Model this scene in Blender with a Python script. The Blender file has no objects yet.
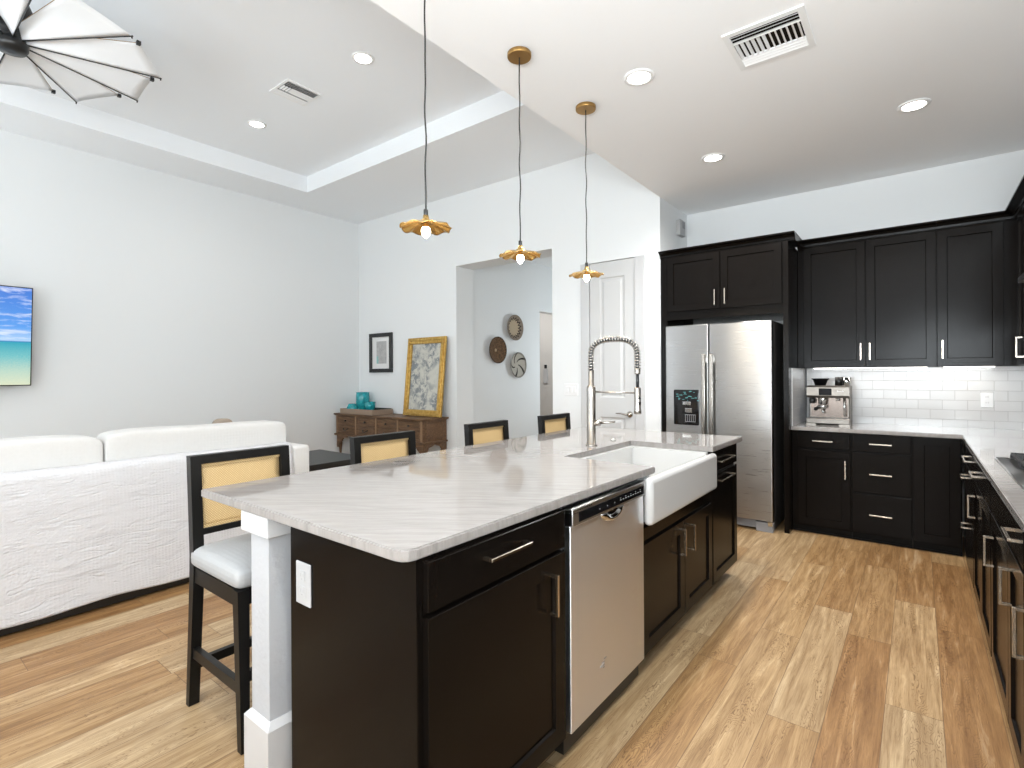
import bpy, bmesh, math, random
from mathutils import Vector, Matrix
random.seed(7)
PI = math.pi
scene = bpy.context.scene
COL = scene.collection

# ------------------------------------------------------------------ camera
EYE = 1.34
YAW, ROLL, FPX, CYPX = math.radians(38.009), math.radians(-0.3178), 519.46, 374.9
cam_data = bpy.data.cameras.new('camera')
cam = bpy.data.objects.new('camera', cam_data)
COL.objects.link(cam)
cam_data.sensor_width = 36.0
cam_data.lens = FPX / 1024 * 36.0
cam_data.shift_y = (CYPX - 384.0) / 1024
cam_data.clip_start = 0.02
_F = Vector((-math.sin(YAW), math.cos(YAW), 0))
_r = Vector((math.cos(YAW), math.sin(YAW), 0))
_u = _r.cross(_F)
_R = math.cos(ROLL) * _r + math.sin(ROLL) * _u
_U = -math.sin(ROLL) * _r + math.cos(ROLL) * _u
m = Matrix.Identity(4)
for i in range(3):
    m[i][0], m[i][1], m[i][2] = _R[i], _U[i], -_F[i]
m.translation = (0, 0, EYE)
cam.matrix_world = m
scene.camera = cam

# ------------------------------------------------------------------ world, exposure, daylight
w = bpy.data.worlds.new('world')
scene.world = w
w.use_nodes = True
bg = w.node_tree.nodes['Background']
bg.inputs[0].default_value = (0.80, 0.90, 1.0, 1)
bg.inputs[1].default_value = 1.6
vs = scene.view_settings
vs.view_transform = 'Standard'
vs.look = 'None'
vs.exposure = 0.42
vs.gamma = 1.0
vs.use_curve_mapping = False
cy = scene.cycles
cy.max_bounces = 10
cy.diffuse_bounces = 6
cy.glossy_bounces = 5
cy.use_denoising = True
cy.sample_clamp_indirect = 6.0
cy.caustics_reflective = False
cy.caustics_refractive = False


def area_light(name, loc, direction, sx, sy, power, color=(1, 1, 1), spread=None):
    l = bpy.data.lights.new(name, 'AREA')
    l.shape = 'RECTANGLE'
    l.size, l.size_y, l.energy, l.color = sx, sy, power, color
    if spread:
        l.spread = spread
    o = bpy.data.objects.new(name, l)
    o.location = loc
    o.rotation_euler = Vector(direction).to_track_quat('-Z', 'Y').to_euler()
    COL.objects.link(o)
    return o


DAY = (0.87, 0.95, 1.0)
# daylight fill lamps added just inside the unseen windows, hall window included
UPW = 1.7       # tilts the window lamps up as fill for the ceilings
area_light('daylight_fill_doors', (-1.05, -3.55, 1.45), (0, 1, UPW), 3.3, 2.5, 215, DAY)
area_light('daylight_fill_south', (-5.88, -3.55, 1.45), (0, 1, UPW), 1.5, 2.5, 60, DAY)
area_light('fill_west_window', (-6.45, -2.25, 1.45), (1, 0, UPW), 2.2, 2.2, 50, DAY)  # added out of view to spread the light more evenly
area_light('fill_east_window', (0.78, -0.55, 1.75), (-0.6, 1.2, 1.7), 2.3, 1.3, 185, DAY)  # added out of view to lift the dim kitchen ceiling
area_light('daylight_hall_window', (-3.12, 7.55, 1.5), (-1, -0.25, 0), 1.0, 1.7, 20, (0.85, 0.95, 1.0))

# ------------------------------------------------------------------ materials
def new_mat(name, color=(0.8, 0.8, 0.8), rough=0.5, metal=0.0, spec=0.5):
    mt = bpy.data.materials.new(name)
    mt.use_nodes = True
    b = mt.node_tree.nodes['Principled BSDF']
    b.inputs['Base Color'].default_value = (*color, 1)
    b.inputs['Roughness'].default_value = rough
    b.inputs['Metallic'].default_value = metal
    b.inputs['Specular IOR Level'].default_value = spec
    return mt


class NT:
    """tiny node-tree helper"""
    def __init__(s, mt):
        s.t = mt.node_tree
        s.b = s.t.nodes['Principled BSDF']

    def n(s, kind, **kw):
        nd = s.t.nodes.new(kind)
        for k, v in kw.items():
            setattr(nd, k, v)
        return nd

    def l(s, a, b):
        s.t.links.new(a, b)

    def coord(s, scale=(1, 1, 1), rot=(0, 0, 0), loc=(0, 0, 0)):
        tc = s.n('ShaderNodeTexCoord')
        mp = s.n('ShaderNodeMapping')
        mp.inputs['Scale'].default_value = scale
        mp.inputs['Rotation'].default_value = rot
        mp.inputs['Location'].default_value = loc
        s.l(tc.outputs['Object'], mp.inputs['Vector'])
        return mp.outputs[0]

    def noise(s, vec, scale=5, detail=3, rough=0.5, dist=0.0):
        nd = s.n('ShaderNodeTexNoise')
        nd.inputs['Scale'].default_value = scale
        nd.inputs['Detail'].default_value = detail
        nd.inputs['Roughness'].default_value = rough
        nd.inputs['Distortion'].default_value = dist
        if vec is not None:
            s.l(vec, nd.inputs['Vector'])
        return nd.outputs[0]

    def math(s, op, a, b=None, c=None):
        nd = s.n('ShaderNodeMath', operation=op)
        for i, v in enumerate((a, b, c)):
            if v is None:
                continue
            if isinstance(v, (int, float)):
                nd.inputs[i].default_value = v
            else:
                s.l(v, nd.inputs[i])
        return nd.outputs[0]

    def ramp(s, fac, stops, interp='LINEAR'):
        nd = s.n('ShaderNodeValToRGB')
        cr = nd.color_ramp
        cr.interpolation = interp
        while len(cr.elements) < len(stops):
            cr.elements.new(0.5)
        for e, (p, c) in zip(cr.elements, stops):
            e.position = p
            e.color = (*c, 1) if len(c) == 3 else c
        s.l(fac, nd.inputs[0])
        return nd.outputs[0]

    def mix(s, fac, a, b, mode='MIX'):
        nd = s.n('ShaderNodeMix', data_type='RGBA', blend_type=mode)
        for inp, v in ((nd.inputs[0], fac), (nd.inputs[6], a), (nd.inputs[7], b)):
            if isinstance(v, (int, float)):
                inp.default_value = v
            elif isinstance(v, tuple):
                inp.default_value = (*v, 1)
            else:
                s.l(v, inp)
        return nd.outputs[2]

    def sep(s, vec):
        nd = s.n('ShaderNodeSeparateXYZ')
        s.l(vec, nd.inputs[0])
        return nd.outputs

    def comb(s, x, y, z):
        nd = s.n('ShaderNodeCombineXYZ')
        for i, v in enumerate((x, y, z)):
            if isinstance(v, (int, float)):
                nd.inputs[i].default_value = v
            else:
                s.l(v, nd.inputs[i])
        return nd.outputs[0]

    def bump(s, h, strength=0.2, dist=0.01):
        nd = s.n('ShaderNodeBump')
        nd.inputs['Strength'].default_value = strength
        nd.inputs['Distance'].default_value = dist
        s.l(h, nd.inputs['Height'])
        s.l(nd.outputs[0], s.b.inputs['Normal'])

    def base(s, c):
        s.l(c, s.b.inputs['Base Color'])

    def rough(s, c):
        s.l(c, s.b.inputs['Roughness'])


M = {}


def paint(name, col, rough=0.55, bs=60, bstr=0.06):
    mt = new_mat(name, col, rough)
    t = NT(mt)
    t.bump(t.noise(t.coord(), bs, 2), bstr, 0.004)
    M[name] = mt
    return mt


paint('wall_paint', (0.81, 0.825, 0.83), 0.6)
paint('ceiling_paint', (0.88, 0.90, 0.92), 0.7)
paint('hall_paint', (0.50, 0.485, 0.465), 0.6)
paint('ceiling_paint_lifted', (0.93, 0.93, 0.93), 0.7)  # ceiling paint lightened to make up for light missing over the kitchen
paint('white_trim', (0.57, 0.57, 0.575), 0.35, 20, 0.01)
paint('door_white', (0.58, 0.58, 0.578), 0.4, 20, 0.01)
paint('textured_white', (0.45, 0.46, 0.48), 0.6, 45, 0.5)
paint('switch_white', (0.83, 0.835, 0.84), 0.5, 20, 0.0)
paint('plastic_white', (0.42, 0.42, 0.425), 0.5, 20, 0.0)


def cabinet_mat():
    mt = new_mat('espresso_cabinet', (0.011, 0.009, 0.008), 0.36, 0, 0.085)
    t = NT(mt)
    v = t.coord((30, 30, 2))
    n = t.noise(v, 3, 4, 0.6)
    t.base(t.ramp(n, [(0.3, (0.0046, 0.0035, 0.0028)), (0.75, (0.0058, 0.0044, 0.0036))]))
    t.rough(t.ramp(n, [(0.2, (0.19,) * 3), (0.8, (0.21,) * 3)]))
    M['cabinet'] = mt


cabinet_mat()
M['cabinet_dark'] = new_mat('cabinet_toe_black', (0.004, 0.0035, 0.003), 0.5, 0, 0.1)
M['black_wood'] = new_mat('black_stool_wood', (0.0075, 0.007, 0.0065), 0.35, 0, 0.22)
M['black'] = new_mat('black_plastic', (0.008, 0.008, 0.008), 0.35)
M['black_gloss'] = new_mat('black_gloss_panel', (0.006, 0.006, 0.007), 0.08)
M['iron'] = new_mat('cast_iron', (0.02, 0.02, 0.02), 0.55)
M['nickel'] = new_mat('brushed_nickel', (0.40, 0.37, 0.335), 0.24, 1.0)
M['machine_steel'] = new_mat('warm_machine_steel', (0.21, 0.19, 0.168), 0.42, 1.0)
M['chrome'] = new_mat('polished_chrome', (0.62, 0.62, 0.61), 0.10, 1.0)
M['pull'] = new_mat('champagne_nickel_pull', (0.56, 0.50, 0.42), 0.22, 1.0)
M['dark_hole'] = new_mat('dark_duct', (0.02, 0.016, 0.012), 0.9, 0, 0.0)
M['dark_side'] = new_mat('dark_grey_enamel', (0.045, 0.04, 0.036), 0.4)
M['grey_plastic'] = new_mat('grey_plastic', (0.25, 0.25, 0.26), 0.5)
M['cord'] = new_mat('black_cord', (0.012, 0.011, 0.010), 0.6)
M['rubber'] = new_mat('black_hose', (0.02, 0.022, 0.025), 0.4)


def steel(name, col, rough, axis):
    mt = new_mat(name, col, rough, 1.0)
    t = NT(mt)
    sc = {'z': (1.5, 1.5, 120), 'u': (120, 120, 1.5)}[axis]
    n = t.noise(t.coord(sc), 3, 3, 0.6)
    t.rough(t.ramp(n, [(0.25, (rough - 0.05,) * 3), (0.8, (rough + 0.09,) * 3)]))
    mt.node_tree.nodes['Principled BSDF'].inputs['Anisotropic'].default_value = 0.9
    mt.node_tree.nodes['Principled BSDF'].inputs['Anisotropic Rotation'].default_value = 0.25
    tg = t.n('ShaderNodeTangent', direction_type='RADIAL', axis='Z')
    t.l(tg.outputs[0], t.b.inputs['Tangent'])
    # faint waviness of thin sheet
    n2 = t.noise(t.coord((3, 3, 0.5)), 1.5, 1)
    t.bump(n2, 0.06, 0.02)
    M[name] = mt


steel('stainless', (0.42, 0.415, 0.41), 0.30, 'z')
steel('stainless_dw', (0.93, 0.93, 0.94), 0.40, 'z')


def brass():
    mt = new_mat('brass', (0.72, 0.47, 0.16), 0.26, 1.0)
    t = NT(mt)
    n = t.noise(t.coord(), 40, 3)
    t.base(t.ramp(n, [(0.3, (0.62, 0.38, 0.11)), (0.75, (0.80, 0.55, 0.22))]))
    M['brass'] = mt
    M['aged_brass'] = new_mat('aged_brass', (0.36, 0.21, 0.07), 0.38, 0.9)


brass()


def gold_frame():
    mt = new_mat('gold_leaf', (0.60, 0.38, 0.10), 0.38, 0.75)
    t = NT(mt)
    n = t.noise(t.coord(), 25, 4)
    t.base(t.ramp(n, [(0.3, (0.46, 0.27, 0.06)), (0.7, (0.68, 0.45, 0.14))]))
    M['gold'] = mt


gold_frame()


def floor_mat():
    mt = new_mat('oak_planks', (0.5, 0.35, 0.2), 0.38, 0, 0.45)
    t = NT(mt)
    W, L, X0 = 0.1823, 1.22, 0.0714
    tc = t.n('ShaderNodeTexCoord')
    x, y, z = t.sep(tc.outputs['Object'])
    xr = t.math('DIVIDE', t.math('SUBTRACT', x, X0), W)
    row = t.math('FLOOR', xr)
    fx = t.math('FRACT', xr)
    wn = t.n('ShaderNodeTexWhiteNoise', noise_dimensions='1D')
    t.l(row, wn.inputs['W'])
    yr = t.math('ADD', t.math('DIVIDE', y, L), t.math('MULTIPLY', wn.outputs['Value'], 5.37))
    idx = t.math('FLOOR', yr)
    fy = t.math('FRACT', yr)
    wn2 = t.n('ShaderNodeTexWhiteNoise', noise_dimensions='2D')
    t.l(t.comb(row, idx, 0), wn2.inputs['Vector'])
    rnd = wn2.outputs['Value']
    # long grain, different on each plank
    gv = t.comb(t.math('ADD', t.math('MULTIPLY', x, 16), t.math('MULTIPLY', rnd, 37)),
                t.math('ADD', t.math('MULTIPLY', y, 1.1), t.math('MULTIPLY', rnd, 91)), t.math('MULTIPLY', rnd, 13))
    g1 = t.noise(gv, 1.6, 6, 0.62, 0.9)
    # cathedral figure: nested arches along the plank, warped, fading in and out
    xc = t.math('SUBTRACT', fx, t.math('ADD', 0.25, t.math('MULTIPLY', rnd, 0.5)))
    wv = t.comb(t.math('MULTIPLY', xc, 2.2), t.math('ADD', t.math('MULTIPLY', y, 2.4), t.math('MULTIPLY', rnd, 53)), t.math('MULTIPLY', rnd, 9))
    low = t.noise(wv, 1.3, 3, 0.55, 0.2)
    sgn = t.math('SUBTRACT', t.math('MULTIPLY', t.math('GREATER_THAN', t.math('FRACT', t.math('MULTIPLY', rnd, 7.3)), 0.5), 2.0), 1.0)
    arch = t.math('ADD', t.math('MULTIPLY', t.math('MULTIPLY', xc, xc), 5.0), t.math('MULTIPLY', t.math('MULTIPLY', y, 1.15), sgn))
    arch = t.math('ADD', arch, t.math('MULTIPLY', low, 1.5))
    arch = t.math('ADD', arch, t.math('MULTIPLY', g1, 0.06))
    rings = t.math('SINE', t.math('MULTIPLY', arch, 88))
    ringm = t.ramp(rings, [(0.45, (0, 0, 0)), (1.0, (1, 1, 1))])
    fade = t.noise(t.comb(t.math('MULTIPLY', xc, 3.0), t.math('ADD', t.math('MULTIPLY', y, 2.0), t.math('MULTIPLY', rnd, 29)), rnd), 1.2, 2, 0.5)
    low = t.math('SUBTRACT', 1.0, fade)
    fine = t.noise(t.comb(t.math('MULTIPLY', x, 110), t.math('ADD', t.math('MULTIPLY', y, 5), rnd), rnd), 2.0, 3, 0.6)
    basec = t.ramp(rnd, [(0.0, (0.355, 0.198, 0.082)), (0.3, (0.42, 0.258, 0.117)), (0.62, (0.475, 0.315, 0.158)), (1.0, (0.54, 0.405, 0.245))])
    c = t.mix(t.ramp(g1, [(0.36, (1.0,) * 3), (0.64, (0, 0, 0))]), basec, (0.60, 0.53, 0.45), 'MULTIPLY')
    c = t.mix(t.ramp(g1, [(0.60, (0, 0, 0)), (0.80, (0.6,) * 3)]), c, (0.66, 0.53, 0.36))
    c = t.mix(t.math('MULTIPLY', ringm, t.ramp(low, [(0.42, (0.04,) * 3), (0.60, (0.95,) * 3)])), c, (0.50, 0.42, 0.34), 'MULTIPLY')
    c = t.mix(t.ramp(fine, [(0.30, (0.75,) * 3), (0.56, (0, 0, 0))]), c, (0.66, 0.60, 0.53), 'MULTIPLY')
    # a few dark knots and mineral streaks
    kn = t.noise(t.comb(t.math('MULTIPLY', x, 3.0), y, t.math('MULTIPLY', rnd, 31)), 2.6, 2, 0.5, 0.8)
    c = t.mix(t.ramp(kn, [(0.70, (0, 0, 0)), (0.80, (0.7,) * 3)]), c, (0.55, 0.46, 0.38), 'MULTIPLY')
    # seams
    ex = t.math('MINIMUM', fx, t.math('SUBTRACT', 1.0, fx))
    ey = t.math('MINIMUM', fy, t.math('SUBTRACT', 1.0, fy))
    sx = t.math('LESS_THAN', ex, 0.0075)
    sy = t.math('LESS_THAN', ey, 0.0012)
    seam = t.math('MAXIMUM', sx, sy)
    c = t.mix(t.math('MULTIPLY', seam, 0.75), c, (0.12, 0.065, 0.03))
    t.base(c)
    t.rough(t.ramp(g1, [(0.2, (0.46,) * 3), (0.8, (0.36,) * 3)]))
    t.bump(t.math('SUBTRACT', t.math('MULTIPLY', fine, 0.25), seam), 0.12, 0.003)
    M['floor'] = mt


floor_mat()


def marble():
    mt = new_mat('pale_quartzite', (0.7, 0.68, 0.65), 0.05, 0, 0.5)
    t = NT(mt)
    rot = (0, 0, math.radians(-35))
    v = t.coord((1, 1, 1), rot)
    warp = t.noise(v, 2.2, 3, 0.5)
    x, y, z = t.sep(v)
    sv = t.comb(t.math('MULTIPLY', x, 1.6), t.math('ADD', t.math('MULTIPLY', y, 22), t.math('MULTIPLY', warp, 1.8)), z)
    n1 = t.noise(sv, 2.2, 7, 0.66, 0.5)
    n2 = t.noise(sv, 7.0, 5, 0.7, 0.3)
    big = t.noise(v, 0.9, 3, 0.5)
    c = t.ramp(n1, [(0.26, (0.215, 0.198, 0.187)), (0.42, (0.265, 0.246, 0.234)), (0.55, (0.295, 0.275, 0.262)), (0.75, (0.335, 0.318, 0.305))])
    c = t.mix(t.math('MULTIPLY', t.ramp(n2, [(0.33, (1, 1, 1)), (0.47, (0, 0, 0))]), 0.30), c, (0.165, 0.155, 0.15))
    c = t.mix(t.math('MULTIPLY', t.ramp(big, [(0.4, (0, 0, 0)), (0.7, (1, 1, 1))]), 0.35), c, (0.325, 0.304, 0.280))
    t.base(c)
    M['marble'] = mt


marble()


def tile(name, axis):
    """white subway tile; axis 'x' for walls facing y, 'y' for walls facing x"""
    mt = new_mat(name, (0.8, 0.8, 0.8), 0.18, 0, 0.5)
    t = NT(mt)
    tc = t.n('ShaderNodeTexCoord')
    x, y, z = t.sep(tc.outputs['Object'])
    v = t.comb(x if axis == 'x' else y, z, 0)
    br = t.n('ShaderNodeTexBrick')
    br.offset = 0.5
    br.inputs['Color1'].default_value = (0.61, 0.605, 0.60, 1)
    br.inputs['Color2'].default_value = (0.575, 0.57, 0.565, 1)
    br.inputs['Mortar'].default_value = (0.40, 0.39, 0.385, 1)
    br.inputs['Scale'].default_value = 1.0
    br.inputs['Mortar Size'].default_value = 0.0016
    br.inputs['Mortar Smooth'].default_value = 0.2
    br.inputs['Bias'].default_value = 0.0
    br.inputs['Brick Width'].default_value = 0.158
    br.inputs['Row Height'].default_value = 0.0795
    t.l(v, br.inputs['Vector'])
    t.base(br.outputs['Color'])
    t.rough(t.ramp(br.outputs['Fac'], [(0, (0.15,) * 3), (1, (0.7,) * 3)]))
    inv = t.math('SUBTRACT', 1.0, br.outputs['Fac'])
    t.bump(inv, 0.4, 0.003)
    M[name] = mt


tile('tile_x', 'x')
tile('tile_y', 'y')


def cane():
    mt = new_mat('woven_cane', (0.65, 0.45, 0.2), 0.6)
    t = NT(mt)
    tc = t.n('ShaderNodeTexCoord')
    x, y, z = t.sep(tc.outputs['Object'])
    a = t.math('SINE', t.math('MULTIPLY', y, 620))
    b = t.math('SINE', t.math('MULTIPLY', z, 620))
    h = t.math('MULTIPLY', a, b)
    n = t.noise(t.coord(), 9, 3)
    c = t.ramp(h, [(0.0, (0.42, 0.28, 0.115)), (0.5, (0.58, 0.42, 0.225)), (1.0, (0.64, 0.49, 0.285))])
    c = t.mix(t.math('MULTIPLY', n, 0.30), c, (0.62, 0.45, 0.23))
    t.base(c)
    t.bump(h, 0.3, 0.002)
    M['cane'] = mt


cane()


def fabric(name, col, scale=400, strength=0.25):
    mt = new_mat(name, col, 0.9, 0, 0.2)
    t = NT(mt)
    tc = t.n('ShaderNodeTexCoord')
    x, y, z = t.sep(tc.outputs['Object'])
    a = t.math('SINE', t.math('MULTIPLY', x, scale))
    b = t.math('SINE', t.math('MULTIPLY', y, scale))
    d = t.math('SINE', t.math('MULTIPLY', z, scale))
    h = t.math('ADD', t.math('ADD', a, b), d)
    n = t.noise(t.coord(), 60, 3)
    t.base(t.mix(t.math('MULTIPLY', n, 0.5), col, tuple(c * 0.86 for c in col)))
    t.bump(t.math('ADD', t.math('MULTIPLY', h, 0.2), n), strength, 0.004)
    M[name] = mt


fabric('linen_grey', (0.40, 0.405, 0.41))
fabric('sofa_white', (0.66, 0.65, 0.635), 300, 0.08)
fabric('tan_fabric', (0.42, 0.35, 0.28))


def quilt():
    mt = new_mat('white_waffle_quilt', (0.77, 0.755, 0.765), 0.92, 0, 0.15)
    t = NT(mt)
    tc = t.n('ShaderNodeTexCoord')
    wv = t.noise(t.coord((1, 1, 1)), 3, 2)
    x, y, z = t.sep(tc.outputs['Object'])
    yy = t.math('ADD', y, t.math('MULTIPLY', wv, 0.05))
    zz = t.math('ADD', z, t.math('MULTIPLY', wv, 0.10))
    a = t.math('ABSOLUTE', t.math('SINE', t.math('MULTIPLY', yy, 170)))
    b = t.math('ABSOLUTE', t.math('SINE', t.math('MULTIPLY', zz, 190)))
    cell = t.math('MULTIPLY', a, b)
    n1 = t.noise(t.coord((1, 7, 9)), 3.0, 5, 0.6)
    wr = t.noise(t.comb(x, t.math('MULTIPLY', yy, 1.1), t.math('MULTIPLY', t.math('ADD', zz, t.math('MULTIPLY', y, -0.08)), 12)), 1.6, 3, 0.5, 0.6)
    crease = t.ramp(t.math('ABSOLUTE', t.math('SUBTRACT', wr, 0.5)), [(0.0, (0, 0, 0)), (0.018, (1, 1, 1))])
    h = t.math('ADD', t.math('ADD', t.math('MULTIPLY', cell, 0.35), t.math('MULTIPLY', n1, 0.8)), t.math('MULTIPLY', crease, 0.9))
    t.base((t.mix(n1, (0.63, 0.625, 0.64), (0.58, 0.575, 0.59))))
    t.bump(h, 0.55, 0.007)
    M['quilt'] = mt


quilt()


def wood_dark():
    mt = new_mat('weathered_brown_wood', (0.16, 0.085, 0.042), 0.55)
    t = NT(mt)
    n = t.noise(t.coord((2, 14, 14)), 3, 6, 0.65, 0.6)
    n2 = t.noise(t.coord((1, 1, 1)), 5, 3)
    c = t.ramp(n, [(0.28, (0.030, 0.014, 0.006)), (0.5, (0.105, 0.052, 0.022)), (0.72, (0.23, 0.128, 0.060))])
    t.base(t.mix(t.math('MULTIPLY', n2, 0.35), c, (0.20, 0.115, 0.06)))
    t.bump(n, 0.2, 0.004)
    M['brown_wood'] = mt
    M['brown_wood_light'] = new_mat('light_brown_wood', (0.25, 0.15, 0.082), 0.55)
    M['tray_wood'] = new_mat('pale_brown_tray', (0.30, 0.22, 0.16), 0.55)
    M['black_table'] = new_mat('black_table_wood', (0.016, 0.016, 0.016), 0.42)


wood_dark()


def teal():
    mt = new_mat('turquoise_glaze', (0.02, 0.30, 0.34), 0.15)
    t = NT(mt)
    n = t.noise(t.coord(), 30, 4, 0.7)
    t.base(t.ramp(n, [(0.25, (0.008, 0.15, 0.18)), (0.55, (0.02, 0.34, 0.38)), (0.8, (0.06, 0.48, 0.50))]))
    M['teal'] = mt


teal()


def emit(name, col, strength):
    mt = bpy.data.materials.new(name)
    mt.use_nodes = True
    b = mt.node_tree.nodes['Principled BSDF']
    b.inputs['Base Color'].default_value = (*col, 1)
    b.inputs['Emission Color'].default_value = (*col, 1)
    b.inputs['Emission Strength'].default_value = strength
    M[name] = mt


emit('can_glow', (1.0, 0.95, 0.86), 14)
emit('bulb_glow', (1.0, 0.86, 0.60), 26)
emit('led_glow', (1.0, 0.95, 0.88), 4)


def screen():
    mt = bpy.data.materials.new('beach_screen')
    mt.use_nodes = True
    t = NT(mt)
    tc = t.n('ShaderNodeTexCoord')
    x, y, z = t.sep(tc.outputs['Object'])       # local: z 0..0.92 (picture height)
    zz = t.math('DIVIDE', z, 0.92)
    grain = t.noise(t.coord((1, 20, 45)), 3, 4, 0.7)
    zz2 = t.math('ADD', zz, t.math('MULTIPLY', t.math('SUBTRACT', grain, 0.5), t.ramp(zz, [(0.3, (0.22,) * 3), (0.42, (0, 0, 0))])))
    c = t.ramp(zz2, [(0.0, (0.66, 0.70, 0.50)), (0.16, (0.45, 0.62, 0.52)), (0.30, (0.17, 0.50, 0.52)), (0.44, (0.03, 0.36, 0.46)),
                     (0.452, (0.02, 0.20, 0.45)), (0.462, (0.40, 0.60, 0.86)), (0.60, (0.10, 0.33, 0.80)), (1.0, (0.03, 0.16, 0.62))])
    cl = t.noise(t.coord((1, 1.6, 9)), 2.4, 6, 0.62, 0.4)
    cm = t.math('MULTIPLY', t.ramp(cl, [(0.50, (0, 0, 0)), (0.72, (1, 1, 1))]), t.ramp(zz, [(0.46, (0, 0, 0)), (0.48, (1, 1, 1))]))
    c = t.mix(t.math('MULTIPLY', cm, 0.8), c, (0.85, 0.88, 0.95))
    t.base((0.0, 0.0, 0.0) if False else t.mix(1.0, (0, 0, 0), (0.01, 0.01, 0.01)))
    t.l(c, t.b.inputs['Emission Color'])
    t.b.inputs['Emission Strength'].default_value = 0.85
    t.b.inputs['Roughness'].default_value = 0.2
    M['screen'] = mt


screen()


def art_mats():
    mt = new_mat('grey_botanical_art', (0.6, 0.6, 0.55), 0.5)
    t = NT(mt)
    n = t.noise(t.coord((1, 1, 1)), 13, 6, 0.72, 0.5)
    n2 = t.noise(t.coord((1, 1, 0.7)), 4.2, 2, 0.5, 0.6)
    mask = t.math('MULTIPLY', t.ramp(n, [(0.43, (0, 0, 0)), (0.54, (1, 1, 1))]), t.ramp(n2, [(0.36, (0, 0, 0)), (0.52, (1, 1, 1))]))
    c = t.mix(t.math('MULTIPLY', mask, 0.9), (0.56, 0.55, 0.49), (0.16, 0.18, 0.20))
    t.base(c)
    M['art_grey'] = mt
    mt = new_mat('small_abstract_art', (0.5, 0.5, 0.5), 0.5)
    t = NT(mt)
    x, y, z = t.sep(t.coord())
    n = t.noise(t.coord(), 22, 4, 0.6, 0.8)
    c = t.ramp(n, [(0.3, (0.34, 0.34, 0.34)), (0.7, (0.52, 0.51, 0.50))])
    low = t.math('MULTIPLY', t.math('LESS_THAN', t.math('ADD', x, t.math('MULTIPLY', n, 0.1)), 0.03), t.math('LESS_THAN', t.math('ADD', z, t.math('MULTIPLY', n, 0.12)), 0.30))
    t.base(t.mix(t.math('MULTIPLY', low, 0.75), c, (0.22, 0.52, 0.50)))
    M['art_small'] = mt


art_mats()


def basket_mats():
    R = 0.19
    for nm in ('basket_brown', 'basket_zigzag', 'basket_swirl'):
        mt = new_mat(nm, (0.3, 0.2, 0.1), 0.85)
        t = NT(mt)
        tc = t.n('ShaderNodeTexCoord')
        x, y, z = t.sep(tc.outputs['Object'])
        z0 = t.math('SUBTRACT', z, R)
        r = t.math('DIVIDE', t.math('SQRT', t.math('ADD', t.math('MULTIPLY', y, y), t.math('MULTIPLY', z0, z0))), R)
        a = t.math('ARCTAN2', z0, y)
        coil = t.math('SINE', t.math('MULTIPLY', r, 85))
        n = t.noise(tc.outputs['Object'], 40, 3)
        if nm == 'basket_brown':
            c = t.ramp(n, [(0.3, (0.075, 0.040, 0.018)), (0.7, (0.19, 0.105, 0.048))])
            c = t.mix(t.math('LESS_THAN', r, 0.12), c, (0.42, 0.30, 0.18))
            teeth = t.math('MULTIPLY', t.math('GREATER_THAN', r, 0.90), t.math('GREATER_THAN', t.math('SINE', t.math('MULTIPLY', a, 26)), 0.0))
            c = t.mix(t.math('MULTIPLY', teeth, 0.85), c, (0.025, 0.014, 0.007))
        elif nm == 'basket_zigzag':
            zig = t.math('PINGPONG', t.math('MULTIPLY', a, 2.6), 0.5)
            edge = t.math('ADD', 0.60, t.math('MULTIPLY', zig, 0.40))
            dl = t.math('ABSOLUTE', t.math('SUBTRACT', r, edge))
            c = t.mix(t.math('GREATER_THAN', r, edge), (0.50, 0.40, 0.28), (0.26, 0.21, 0.165))
            c = t.mix(t.math('LESS_THAN', dl, 0.07), c, (0.045, 0.03, 0.02))
        else:
            sp = t.math('SINE', t.math('ADD', t.math('MULTIPLY', a, 5), t.math('MULTIPLY', r, 5.5)))
            m2 = t.math('MULTIPLY', t.math('GREATER_THAN', sp, 0.80), t.math('GREATER_THAN', r, 0.22))
            c = t.mix(m2, (0.50, 0.47, 0.41), (0.03, 0.025, 0.02))
            c = t.mix(t.math('MULTIPLY', t.math('GREATER_THAN', r, 0.88), 0.6), c, (0.16, 0.14, 0.12))
        t.base(c)
        t.bump(coil, 0.5, 0.004)
        M[nm] = mt


basket_mats()
paint('vent_white', (0.86, 0.86, 0.855), 0.5, 20, 0.0)
M['sail'] = new_mat('white_sailcloth', (0.86, 0.88, 0.90), 0.8)
M['porcelain'] = new_mat('white_fireclay', (0.55, 0.545, 0.535), 0.10)
M['mat_board'] = new_mat('white_mat_board', (0.78, 0.78, 0.77), 0.7)
M['glass_dark'] = new_mat('dark_display', (0.008, 0.008, 0.009), 0.4, 0, 0.1)
M['icon'] = new_mat('pale_icon_print', (0.55, 0.56, 0.57), 0.5)
M['teal_icon'] = new_mat('teal_display_print', (0.10, 0.36, 0.36), 0.4)
M['logo_grey'] = new_mat('grey_logo', (0.20, 0.20, 0.21), 0.3, 0.6)
M['quarter_round'] = new_mat('dark_shoe_moulding', (0.10, 0.085, 0.075), 0.5)
M['wood_brown_basket'] = new_mat('brown_wicker', (0.10, 0.055, 0.03), 0.8)
mtg = new_mat('window_glass', (1, 1, 1), 0.0)
mtg.node_tree.nodes['Principled BSDF'].inputs['Transmission Weight'].default_value = 1.0
mtg.node_tree.nodes['Principled BSDF'].inputs['IOR'].default_value = 1.02
M['glass'] = mtg


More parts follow.
